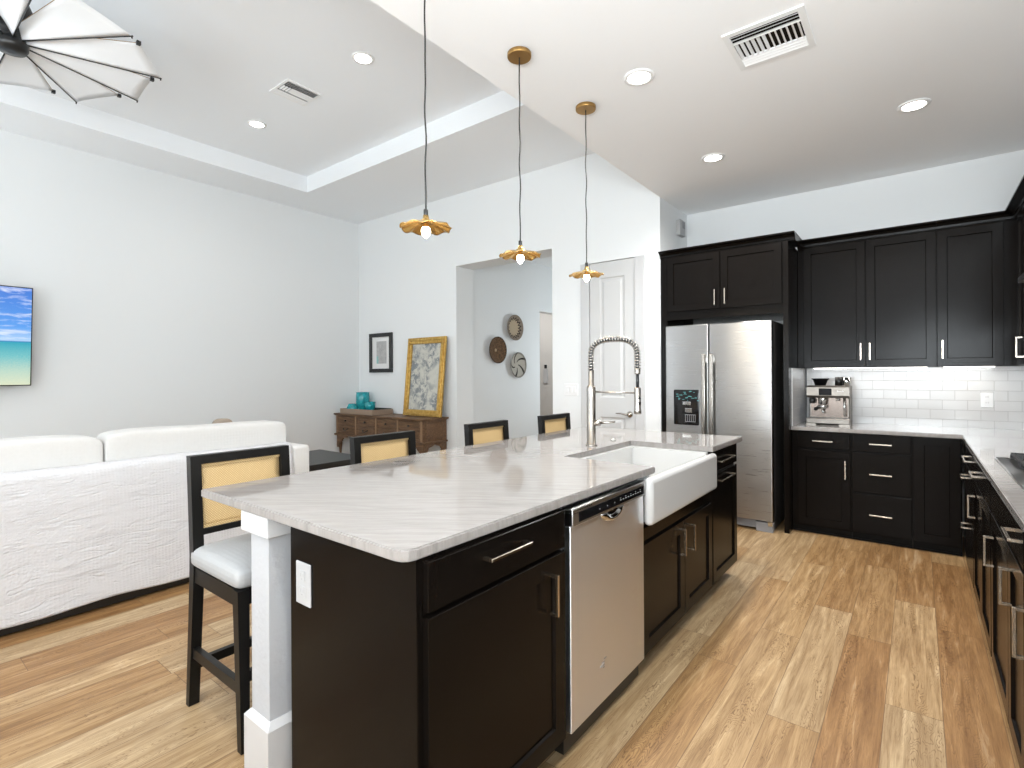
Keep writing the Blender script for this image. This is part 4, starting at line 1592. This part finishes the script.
# ------------------------------------------------------------------ ceiling fixtures
def make_can():
    r = thing('recessed_light', 'x', 'ceiling light', (0, 0, 0), 'recessed ceiling lights')
    MB().lathe([(0.062, -0.003), (0.066, -0.009), (0.086, -0.006), (0.088, 0.0), (0.062, 0.0)], (0, 0, 0), 36, cap0=False, cap1=False).build('trim_ring', 'vent_white', r)
    MB().lathe([(0.063, -0.0045), (0.04, -0.006), (0.001, -0.0065)], (0, 0, 0), 30, cap0=False, cap1=False).build('lens', 'can_glow', r)
    l = bpy.data.lights.new('can_glow', 'SPOT')
    l.energy = 102
    l.spot_size = math.radians(162)
    l.spot_blend = 1.0
    l.color = (1.0, 0.985, 0.96)
    l.shadow_soft_size = 0.06
    lo = bpy.data.objects.new('can_glow', l)
    lo.parent = r
    lo.location = (0, 0, -0.03)
    COL.objects.link(lo)
    return r


CANS = [((-1.259, 2.816, ZK), 'recessed ceiling light nearest the pendants in the kitchen ceiling'),
        ((-0.013, 4.209, ZK), 'recessed ceiling light at the right of the kitchen ceiling'),
        ((-1.272, 4.228, ZK), 'recessed ceiling light in front of the refrigerator cabinet'),
        ((-3.471, 2.537, ZT), 'recessed light in the tray ceiling right of the small air vent'),
        ((-5.211, 2.538, ZT), 'recessed light in the tray ceiling left of the small air vent'),
        ((-0.10, 0.30, ZK), 'added kitchen ceiling fill light, unseen almost above the viewer'),  # unseen lamps from here down, added to even out the light
        ((-1.26, -0.90, ZK), 'added kitchen ceiling fill light, unseen behind the viewer'),
        ((-5.70, 7.30, 3.1), 'added ceiling fill light, unseen in the hall beyond the doorway'),  # added to brighten the dark far wall of the hall
        ((-3.471, -0.90, ZT), 'added tray-ceiling fill light, unseen behind the fan on the kitchen side'),
        ((-5.211, -0.90, ZT), 'added tray-ceiling fill light, unseen behind the fan on the television side')]
cp0 = make_can()
CAN_DIM = [c for c in cp0.children if c.type == 'LIGHT'][0].data.copy()
CAN_DIM.energy = 28
for i, (p, lab) in enumerate(CANS):
    o = cp0 if i == 0 else copy_tree(cp0)
    o.location = p
    o['label'] = lab
    if p[2] > 3.5:      # the living-room lights are dimmed
        for ch in o.children:
            if ch.type == 'LIGHT':
                ch.data = CAN_DIM


def vent(label, x0, x1, y0, y1, z, style):
    r = thing('ceiling_vent', label, 'air vent', ((x0 + x1) / 2, (y0 + y1) / 2, z))
    m_ = 0.030 if style == 'row' else 0.022
    f = MB()
    zt, zb = z, z - 0.008
    f.box(x0, x1, y0, y0 + m_, zb, zt).box(x0, x1, y1 - m_, y1, zb, zt)
    f.box(x0, x0 + m_, y0 + m_, y1 - m_, zb, zt).box(x1 - m_, x1, y0 + m_, y1 - m_, zb, zt)
    f.build('frame', 'vent_white', r)
    MB().box(x0 + m_, x1 - m_, y0 + m_, y1 - m_, z - 0.0015, z - 0.0005).build('duct', 'dark_hole', r)
    a0, a1, b0, b1 = x0 + m_, x1 - m_, y0 + m_, y1 - m_
    def slat_x(y, xa, xb, t):      # blade running along x, leaning in y
        MB().hexa([(xa, y - 0.006 * t - 0.002, zb - 0.004), (xb, y - 0.006 * t - 0.002, zb - 0.004), (xb, y - 0.006 * t + 0.001, zb - 0.004), (xa, y - 0.006 * t + 0.001, zb - 0.004),
                   (xa, y + 0.004 * t - 0.001, z - 0.002), (xb, y + 0.004 * t - 0.001, z - 0.002), (xb, y + 0.004 * t + 0.001, z - 0.002), (xa, y + 0.004 * t + 0.001, z - 0.002)]).build('slat', 'vent_white', r)

    def slat_y(x, ya, yb, t):
        MB().hexa([(x - 0.006 * t - 0.002, ya, zb - 0.004), (x - 0.006 * t + 0.001, ya, zb - 0.004), (x - 0.006 * t + 0.001, yb, zb - 0.004), (x - 0.006 * t - 0.002, yb, zb - 0.004),
                   (x + 0.004 * t - 0.001, ya, z - 0.002), (x + 0.004 * t + 0.001, ya, z - 0.002), (x + 0.004 * t + 0.001, yb, z - 0.002), (x + 0.004 * t - 0.001, yb, z - 0.002)]).build('slat', 'vent_white', r)
    if style == 'row':
        h = b1 - b0
        for k in range(3):
            slat_x(b0 + 0.012 + 0.026 * k, a0, a1, 1)
            slat_x(b1 - 0.012 - 0.026 * k, a0, a1, -1)
        n = 12
        for k in range(n):
            x = a0 + (a1 - a0) * (k + 0.5) / n
            slat_y(x, b0 + 0.075, b1 - 0.085, 1 if k < 6 else -1)
        MB().box(a0, a1, b0 + 0.073, b0 + 0.078, zb - 0.003, z - 0.001).box(a0, a1, b1 - 0.086, b1 - 0.081, zb - 0.003, z - 0.001).build('divider', 'vent_white', r)
    else:
        w3 = (a1 - a0) / 3
        for k in range(3):
            slat_y(a0 + 0.012 + 0.024 * k, b0, b1, 1)
            slat_y(a1 - 0.012 - 0.024 * k, b0, b1, -1)
        for k in range(3):
            slat_x(b0 + 0.014 + 0.026 * k, a0 + w3, a1 - w3, -1)
        MB().box(a0 + w3, a1 - w3, b0 + 0.085, b1, zb, z - 0.003).build('blank_plate', 'vent_white', r)
    return r


vent('large square white air vent in the kitchen ceiling', -0.778, -0.410, 2.735, 3.110, ZK, 'row')
vent('small white air vent in the living-room tray ceiling', -4.515, -4.210, 2.310, 2.640, ZT, 'three')

# ------------------------------------------------------------------ sail ceiling fan
FXc, FYc, FZ = -4.342, 0.62, 3.40
fan = thing('ceiling_fan', 'windmill ceiling fan with white sail blades and black hub', 'ceiling fan', (FXc, FYc, FZ))
MB().lathe([(0.0125, 0.10), (0.0125, ZT - FZ - 0.03)], (FXc, FYc, FZ), 14).build('downrod', 'black', fan)
MB().lathe([(0.075, ZT - FZ), (0.070, ZT - FZ - 0.035), (0.02, ZT - FZ - 0.06)], (FXc, FYc, FZ), 24).build('canopy', 'black', fan)
hb = MB().lathe([(0.02, -0.075), (0.070, -0.070), (0.082, -0.05), (0.085, -0.02), (0.070, -0.012), (0.066, 0.05), (0.080, 0.075), (0.100, 0.10), (0.102, 0.19), (0.085, 0.235), (0.03, 0.26)], (FXc, FYc, FZ), 32).build('hub', 'black', fan)
for k in range(10):
    a = math.radians(36.2 + 36 * k)
    ca = math.radians(36.2 + 36 * (k - 1) + 9.5)
    hub = Vector((FXc, FYc, FZ))
    da, dc = Vector((math.cos(a), math.sin(a), 0)), Vector((math.cos(ca), math.sin(ca), 0))
    rod0, rod1 = hub + da * 0.07 + Vector((0, 0, -0.012)), hub + da * 0.755
    c0, c1 = hub + dc * 0.10 + Vector((0, 0, 0.060)), hub + dc * 0.715 + Vector((0, 0, 0.035))
    bl = MB()

    def sail(uu, vv, rod0=rod0, rod1=rod1, c0=c0, c1=c1):
        p = rod0.lerp(rod1, vv)
        q = c0.lerp(c1, vv)
        r_ = p.lerp(q, uu)
        r_.z += 0.005 * math.sin(PI * uu) * vv
        return r_
    bl.sheet(sail, 8, 10, 0.0015, (0, 0, 1))
    sl = bl.build('blade', 'sail', fan)
    rb = MB()
    rb.tube([rod0, rod1 + da * 0.006], 0.0042, 8)
    rb.tube([rod1, rod1 + Vector((0, 0, -0.014))], 0.0045, 8)
    rb.build('rib', 'black', sl)
    MB().tube([c0, c1], 0.0016, 6).build('seam', 'aged_brass', sl)
    MB().box(c1.x - 0.011, c1.x + 0.011, c1.y - 0.011, c1.y + 0.011, c1.z - 0.012, c1.z + 0.010).build('clip', 'black', sl)

# ------------------------------------------------------------------ television
tv = thing('television', 'wall-mounted television showing a tropical beach, at the left edge', 'television', (-6.72, 0.28, 1.26))
tilt = math.radians(7.0)
TY0, TY1, TZ0, TH = -0.52, 1.079, 1.266, 0.925
TXB = -6.685


def TVf(u, n, z):
    # n forward (+x), z along the tilted screen
    return (TXB + math.sin(tilt) * z + math.cos(tilt) * n, u, TZ0 + math.cos(tilt) * z - math.sin(tilt) * n)


MB().fbox(TVf, TY0, TY1, 0, 0.028, 0, TH, 0.004, 2).build('casing', 'black', tv)
scn = MB().box(-0.001, 0.001, TY0 + 0.009, TY1 - 0.009, 0.010, TH - 0.009).build('screen', 'screen', tv)
me = scn.data
for v in me.vertices:           # local picture coordinates -> tilted panel via the object transform
    v.co = Vector((v.co.x + tv.location.x, v.co.y + tv.location.y, v.co.z + tv.location.z))
    v.co.z -= 0.0
scn.rotation_euler = (0, tilt, 0)
p = Vector(TVf(0, 0.0285, 0)) - tv.location
scn.location = (p.x, p.y, p.z)
b = MB()
b.box(XW + 0.002, XW + 0.02, 0.10, 0.46, 1.50, 1.95)
b.beam((XW + 0.02, 0.20, 1.73), (-6.655, 0.20, 1.73), 0.05, 0.30)
b.beam((XW + 0.02, 0.36, 1.73), (-6.655, 0.36, 1.73), 0.05, 0.30)
b.build('wall_bracket', 'black', tv)

# ------------------------------------------------------------------ sofa and cover
sf = thing('sofa', 'long white slipcovered sofa seen from behind', 'sofa', (-4.2, 0.6, 0))
b = MB()
b.box(-4.70, -3.735, -0.62, 2.055, 0.06, 0.42, 0.02, 3)
b.box(-3.825, -3.735, -0.62, 2.055, 0.42, 0.825, 0.03, 4)
b.build('body', 'sofa_white', sf)
for y0, y1 in ((2.058, 2.20), (-0.80, -0.622)):
    MB().box(-4.70, -3.70, y0, y1, 0.06, 0.81, 0.022, 4).build('armrest', 'sofa_white', sf)
for y0, y1 in ((-0.61, 0.69), (0.70, 2.01)):
    MB().pillow(-4.36, (y0 + y1) / 2, 0.50, 0.36, (y1 - y0) / 2, 0.085, 0.2, 0.4).build('seat_cushion', 'sofa_white', sf)


def plump(seed):
    rnd_ = random.Random(seed)
    ph = [rnd_.random() * 6 for _ in range(4)]

    def fn(p):
        p.z += 0.004 * math.sin(p.y * 4.2 + ph[0]) + 0.003 * math.sin(p.y * 13 + ph[1])
        p.x += 0.008 * math.sin(p.y * 7 + p.z * 9 + ph[2])
        return p
    return fn


MB().pillow(-3.952, 0.172, 0.765, 0.120, 0.772, 0.232, 0.10, 0.17, 96, 28, plump(2)).build('back_cushion', 'sofa_white', sf)
MB().pillow(-3.952, 1.517, 0.765, 0.120, 0.568, 0.238, 0.10, 0.17, 96, 28, plump(5)).build('back_cushion', 'sofa_white', sf)
b = MB()
for x in (-4.62, -3.80):
    for y in (-0.7, 0.4, 1.3, 2.1):
        b.box(x - 0.03, x + 0.03, y - 0.03, y + 0.03, 0, 0.061)
b.build('foot', 'black', sf)
MB().box(-4.60, -3.72, -0.75, 2.15, 0.012, 0.06).build('base_rail', 'black', sf)

q = MB()
rq = random.Random(3)
phs = [rq.random() * 6 for _ in range(12)]


def drape(uu, vv):
    y = -0.60 + 2.655 * uu
    # path: over the top of the back, then down to just above the floor
    prof = [(-3.820, 0.820), (-3.80, 0.838), (-3.735, 0.832), (-3.708, 0.805), (-3.702, 0.74), (-3.697, 0.40), (-3.692, 0.060)]
    s_ = [0, 0.08, 0.12, 0.155, 0.21, 0.58, 1.0]
    for i in range(len(s_) - 1):
        if vv <= s_[i + 1] + 1e-9:
            f_ = (vv - s_[i]) / (s_[i + 1] - s_[i])
            x = prof[i][0] + (prof[i + 1][0] - prof[i][0]) * f_
            z = prof[i][1] + (prof[i + 1][1] - prof[i][1]) * f_
            break
    e = min(1, max(0, (vv - 0.15) / 0.15))
    x += 0.3 * e * (0.005 * math.sin(y * 5 + 2.5 * vv + phs[0]) + 0.004 * math.sin(vv * 26 + y * 2.2 + 0.9 * math.sin(y * 3 + phs[1])) + 0.003 * math.sin(y * 17 + vv * 8 + phs[2])) + e * 0.012
    z += (0.007 * math.sin(y * 4.5 + phs[3]) + 0.006 * math.sin(y * 11 + phs[4])) * max(0, vv - 0.6) * 2.2 - 0.0
    z += 0.004 * math.sin(y * 6 + phs[5]) * (1 - e) + 0.004 * (1 - e)
    return (x, y, z)


q.sheet(drape, 110, 70, 0.004, (-1, 0, 0))
tag(q.build('sofa_throw', 'quilt'), 'large white waffle quilt draped over the back of the sofa', 'throw')

# tan chair behind the sofa
ch = thing('armchair', 'tan upholstered chair, just its rounded back showing above the sofa', 'chair', (-5.7, 2.36, 0))
MB().pillow(-5.70, 2.40, 0.66, 0.07, 0.115, 0.245, 0.5, 0.6).build('backrest', 'tan_fabric', ch)
MB().pillow(-5.95, 2.36, 0.42, 0.25, 0.27, 0.06, 0.3, 0.5).build('seat', 'tan_fabric', ch)
MB().box(-6.17, -5.72, 2.12, 2.60, 0.33, 0.375, 0.01, 2).build('seat_frame', 'black_wood', ch)
for x in (-6.15, -5.74):
    for y in (2.14, 2.58):
        MB().beam((x, y, 0), (x, y, 0.34), 0.035, 0.035).build('leg', 'black_wood', ch)

# black end table and low white ottoman
et = thing('end_table', 'low black wooden table beyond the sofa arm', 'table', (-4.85, 2.93, 0))
MB().box(-5.30, -4.42, 2.62, 3.27, 0.475, 0.515, 0.004, 2).build('tabletop', 'black_table', et)
b = MB()
b.box(-5.26, -4.46, 2.66, 2.68, 0.435, 0.475).box(-5.26, -4.46, 3.21, 3.23, 0.435, 0.475).box(-5.26, -5.24, 2.68, 3.21, 0.435, 0.475).box(-4.48, -4.46, 2.68, 3.21, 0.435, 0.475)
b.build('apron', 'black_table', et)
for x in (-5.24, -4.48):
    for y in (2.68, 3.21):
        MB().box(x - 0.032, x + 0.032, y - 0.032, y + 0.032, 0, 0.475).build('leg', 'black_table', et)
bk = thing('wicker_basket', 'brown wicker basket on the floor under the black table', 'basket', (-4.75, 3.55, 0))
MB().lathe([(0.16, 0), (0.20, 0.12), (0.21, 0.27), (0.195, 0.27), (0.18, 0.02)], (-4.95, 3.60, 0), 28, cap1=False).build('bowl', 'wood_brown_basket', bk)
om = MB().box(-4.62, -4.0, 2.30, 2.56, 0.04, 0.46, 0.03, 4)
tag(om.build('ottoman', 'sofa_white'), 'white upholstered ottoman between the sofa arm and the black table', 'ottoman')

# ------------------------------------------------------------------ console table
cs = thing('console_table', 'weathered brown console with small drawers against the far wall', 'console table', (-5.79, 4.62, 0))
CX0, CX1, CY0, CY1, CZ0, CZ1 = -6.722, -4.862, 4.415, 4.825, 0.50, 0.765
b = MB()
b.box(CX0, CX1, CY0, CY1, CZ0, CZ1)
b.build('case', 'brown_wood', cs)
b = MB()
b.box(CX0 - 0.03, CX1 + 0.03, CY0 - 0.03, CY1 + 0.015, CZ1 + 0.008, 0.796, 0.006, 2)
b.box(CX0 - 0.015, CX1 + 0.015, CY0 - 0.015, CY1, CZ1, CZ1 + 0.008)
b.build('tabletop', 'brown_wood', cs)
b = MB()
b.box(CX0 - 0.025, CX1 + 0.025, CY0 - 0.025, CY1, CZ0 - 0.022, CZ0, 0.004, 1)
b.build('moulding', 'brown_wood', cs)
FC = lambda u, n, z: (u, CY0 - n, z)
cw = (CX1 - CX0 - 0.05) / 4
for i in range(4):
    u0 = CX0 + 0.025 + cw * i
    for j, (z0, z1) in enumerate(((0.515, 0.628), (0.640, 0.753))):
        o = MB().shaker(FC, u0 + 0.02, u0 + cw - 0.02, z0, z1, 0, 0.014, 0.016, 0.006, 0.003).build('drawer', 'brown_wood', cs)
        k = MB()
        um, zm = u0 + cw / 2, (z0 + z1) / 2
        if j == 1:
            k.lathe([(0.006, 0.0), (0.006, -0.012), (0.014, -0.018), (0.012, -0.026), (0.001, -0.028)], (um, CY0 - 0.008, zm), 14, axis='y')
            k.build('knob', 'iron', o)
        else:
            k.tube([(um - 0.05, CY0 - 0.010, zm + 0.012), (um - 0.045, CY0 - 0.028, zm + 0.004), (um - 0.02, CY0 - 0.034, zm - 0.010), (um + 0.02, CY0 - 0.034, zm - 0.010), (um + 0.045, CY0 - 0.028, zm + 0.004), (um + 0.05, CY0 - 0.010, zm + 0.012)], 0.006, 8)
            k.build('drawer_pull', 'iron', o)
for s in range(5):
    u0 = CX0 + 0.025 + cw * s
    MB().fbox(FC, u0 - 0.014, u0 + 0.014, 0, 0.012, CZ0 + 0.004, CZ1 - 0.002).build('post', 'brown_wood_light', cs)
MB().box(CX1, CX1 + 0.010, CY0 + 0.05, CY1 - 0.05, CZ0 + 0.03, CZ1 - 0.03, 0.004, 1).build('side_panel', 'brown_wood', cs)
for x in (CX0 + 0.04, CX1 - 0.04):
    for y in (CY0 + 0.04, CY1 - 0.04):
        MB().lathe([(0.016, 0.0), (0.026, 0.02), (0.022, 0.07), (0.012, 0.10), (0.017, 0.26), (0.026, 0.36), (0.018, 0.385), (0.034, 0.40), (0.034, 0.478)], (x, y, 0), 18).build('leg', 'brown_wood', cs)
b = MB()
for x0, sg in ((CX0, 1), (CX1, -1)):
    pr = [(0, 0.479), (0, 0.30), (0.05, 0.30), (0.07, 0.36), (0.12, 0.40), (0.15, 0.44), (0.24, 0.455), (0.24, 0.479)]
    b.prism([(x0 + sg * a, CY0 + 0.005, z) for a, z in pr], (0, 0.022, 0))
for y0, sg in ((CY0, 1), (CY1, -1)):
    pr = [(0, 0.479), (0, 0.30), (0.05, 0.30), (0.07, 0.36), (0.10, 0.42), (0.20, 0.455), (0.20, 0.479)]
    b.prism([(CX1 - 0.022, y0 + sg * a, z) for a, z in pr], (0.02, 0, 0))
b.build('bracket', 'brown_wood', cs)

ty = thing('serving_tray', 'wooden serving tray with dark inside at the left of the console', 'tray', (-6.28, 4.60, 0.796))
b = MB()
TXa, TXb, TYa, TYb, TZa, TZb = -6.66, -5.915, 4.435, 4.80, 0.796, 0.866
b.box(TXa, TXb, TYa, TYa + 0.014, TZa, TZb).box(TXa, TXb, TYb - 0.014, TYb, TZa, TZb)
b.box(TXa, TXa + 0.014, TYa + 0.014, TYb - 0.014, TZa, TZb).box(TXb - 0.014, TXb, TYa + 0.014, TYb - 0.014, TZa, TZb)
b.build('rim', 'tray_wood', ty)
MB().box(TXa + 0.014, TXb - 0.014, TYa + 0.014, TYb - 0.014, TZa, TZa + 0.012).build('base', 'black', ty)
MB().box(TXa + 0.014, TXb - 0.014, TYb - 0.026, TYb - 0.014, TZa + 0.012, TZb + 0.006).build('inner_edge', 'black', ty)


def pot(label, x, y, prof):
    z = TZa + 0.012
    r = thing('teal_pot', label, 'pot', (x, y, z), 'turquoise pots on the tray')
    MB().lathe(prof, (x, y, z), 28, cap1=False).build('body', 'teal', r)
    rt, zt = prof[[i for i, p in enumerate(prof) if p[1] == max(q[1] for q in prof)][0]]
    MB().lathe([(rt * 0.86, zt - 0.004), (rt + 0.003, zt - 0.012), (rt + 0.003, zt), (rt * 0.86, zt + 0.002)], (x, y, z), 28, cap0=False, cap1=False).build('rim', 'teal', r)


pot('tallest turquoise glazed pot, in the middle of the tray', -6.46, 4.685, [(0.055, 0), (0.082, 0.03), (0.098, 0.10), (0.098, 0.22), (0.092, 0.288), (0.080, 0.288), (0.080, 0.02)])
pot('squat turquoise pot at the left front of the tray', -6.475, 4.515, [(0.045, 0), (0.075, 0.03), (0.080, 0.065), (0.062, 0.105), (0.052, 0.125), (0.044, 0.125), (0.044, 0.01)])
pot('turquoise goblet-shaped pot at the right of the trio', -6.12, 4.56, [(0.035, 0), (0.032, 0.02), (0.060, 0.05), (0.072, 0.10), (0.072, 0.160), (0.062, 0.160), (0.05, 0.03)])

# small framed print on the far wall
pc = thing('framed_print', 'small black-framed print on the wall above the teal pots', 'picture', (-6.26, YN, 1.385))
PX0, PX1, PZ0, PZ1 = -6.480, -5.962, 1.387, 1.964
b = MB()
wv = 0.055
b.box(PX0, PX1, YN - 0.035, YN, PZ0, PZ0 + wv, 0.004, 1).box(PX0, PX1, YN - 0.035, YN, PZ1 - wv, PZ1, 0.004, 1)
b.box(PX0, PX0 + wv, YN - 0.035, YN, PZ0 + wv, PZ1 - wv, 0.004, 1).box(PX1 - wv, PX1, YN - 0.035, YN, PZ0 + wv, PZ1 - wv, 0.004, 1)
b.build('frame', 'black', pc)
MB().box(PX0 + wv, PX1 - wv, YN - 0.012, YN - 0.002, PZ0 + wv, PZ1 - wv).build('mat_board', 'mat_board', pc)
MB().box(PX0 + 0.155, PX1 - 0.135, YN - 0.0135, YN - 0.0118, PZ0 + 0.13, PZ1 - 0.12).build('print', 'art_small', pc)

# large gilt-framed picture leaning on the console
ga = thing('gilt_frame_picture', 'tall gold-framed grey picture leaning on the console', 'picture', (-5.21, 4.70, 0.797))
gx0, gx1, gh = -5.545, -4.815, 1.055
gy0, gy1 = 4.700, 4.805
gt = math.atan2(gy1 - gy0, gh)
GF = lambda u, n, z: (u, gy0 + math.sin(gt) * z - math.cos(gt) * n, 0.7975 + math.cos(gt) * z + math.sin(gt) * n)
b = MB()
fw = 0.085
for (a, c, e, f) in ((gx0, gx1, 0, fw), (gx0, gx1, gh - fw, gh), (gx0, gx0 + fw, fw, gh - fw), (gx1 - fw, gx1, fw, gh - fw)):
    b.fbox(GF, a, c, 0.0, 0.035, e, f, 0.006, 2)
i0 = 0.022
for (a, c, e, f) in ((gx0 + i0, gx1 - i0, i0, i0 + 0.022), (gx0 + i0, gx1 - i0, gh - i0 - 0.022, gh - i0), (gx0 + i0, gx0 + i0 + 0.022, i0 + 0.022, gh - i0 - 0.022), (gx1 - i0 - 0.022, gx1 - i0, i0 + 0.022, gh - i0 - 0.022)):
    b.fbox(GF, a, c, 0.034, 0.046, e, f, 0.004, 2)
b.build('frame', 'gold', ga)
MB().fbox(GF, gx0 + fw - 0.004, gx1 - fw + 0.004, 0.004, 0.012, fw - 0.004, gh - fw + 0.004).build('artwork', 'art_grey', ga)

# ------------------------------------------------------------------ woven baskets in the hall
def wall_basket(label, y, z, mat):
    R = 0.19
    mb = MB()

    def srf(uu, vv):
        a = 2 * PI * uu
        r_ = R * max(0.002, vv)
        return (XH + 0.012 + 0.050 * vv ** 2.5, y + r_ * math.cos(a), z + r_ * math.sin(a))
    mb.sheet(srf, 48, 12, 0.010, (-1, 0, 0))
    o = mb.build('wall_basket', mat)
    return tag(o, label, 'basket', 'woven wall baskets in the hall')


wall_basket('dark brown woven basket with pale centre, leftmost on the hall wall', 5.690, 1.695, 'basket_brown')
wall_basket('tan woven basket with zigzag rim, topmost on the hall wall', 6.095, 2.040, 'basket_zigzag')
wall_basket('cream woven basket with black swirling streaks, lowest on the hall wall', 6.170, 1.487, 'basket_swirl')
tb = thing('door_intercom', 'small black-and-white device on the far hall wall', 'intercom', (-5.55, 8.19, 1.35))
MB().box(-5.62, -5.56, 8.188, 8.2, 1.46, 1.53, 0.006, 2).build('camera', 'black', tb)
MB().box(-5.64, -5.54, 8.185, 8.2, 1.17, 1.44, 0.012, 2).build('panel', 'plastic_white', tb)
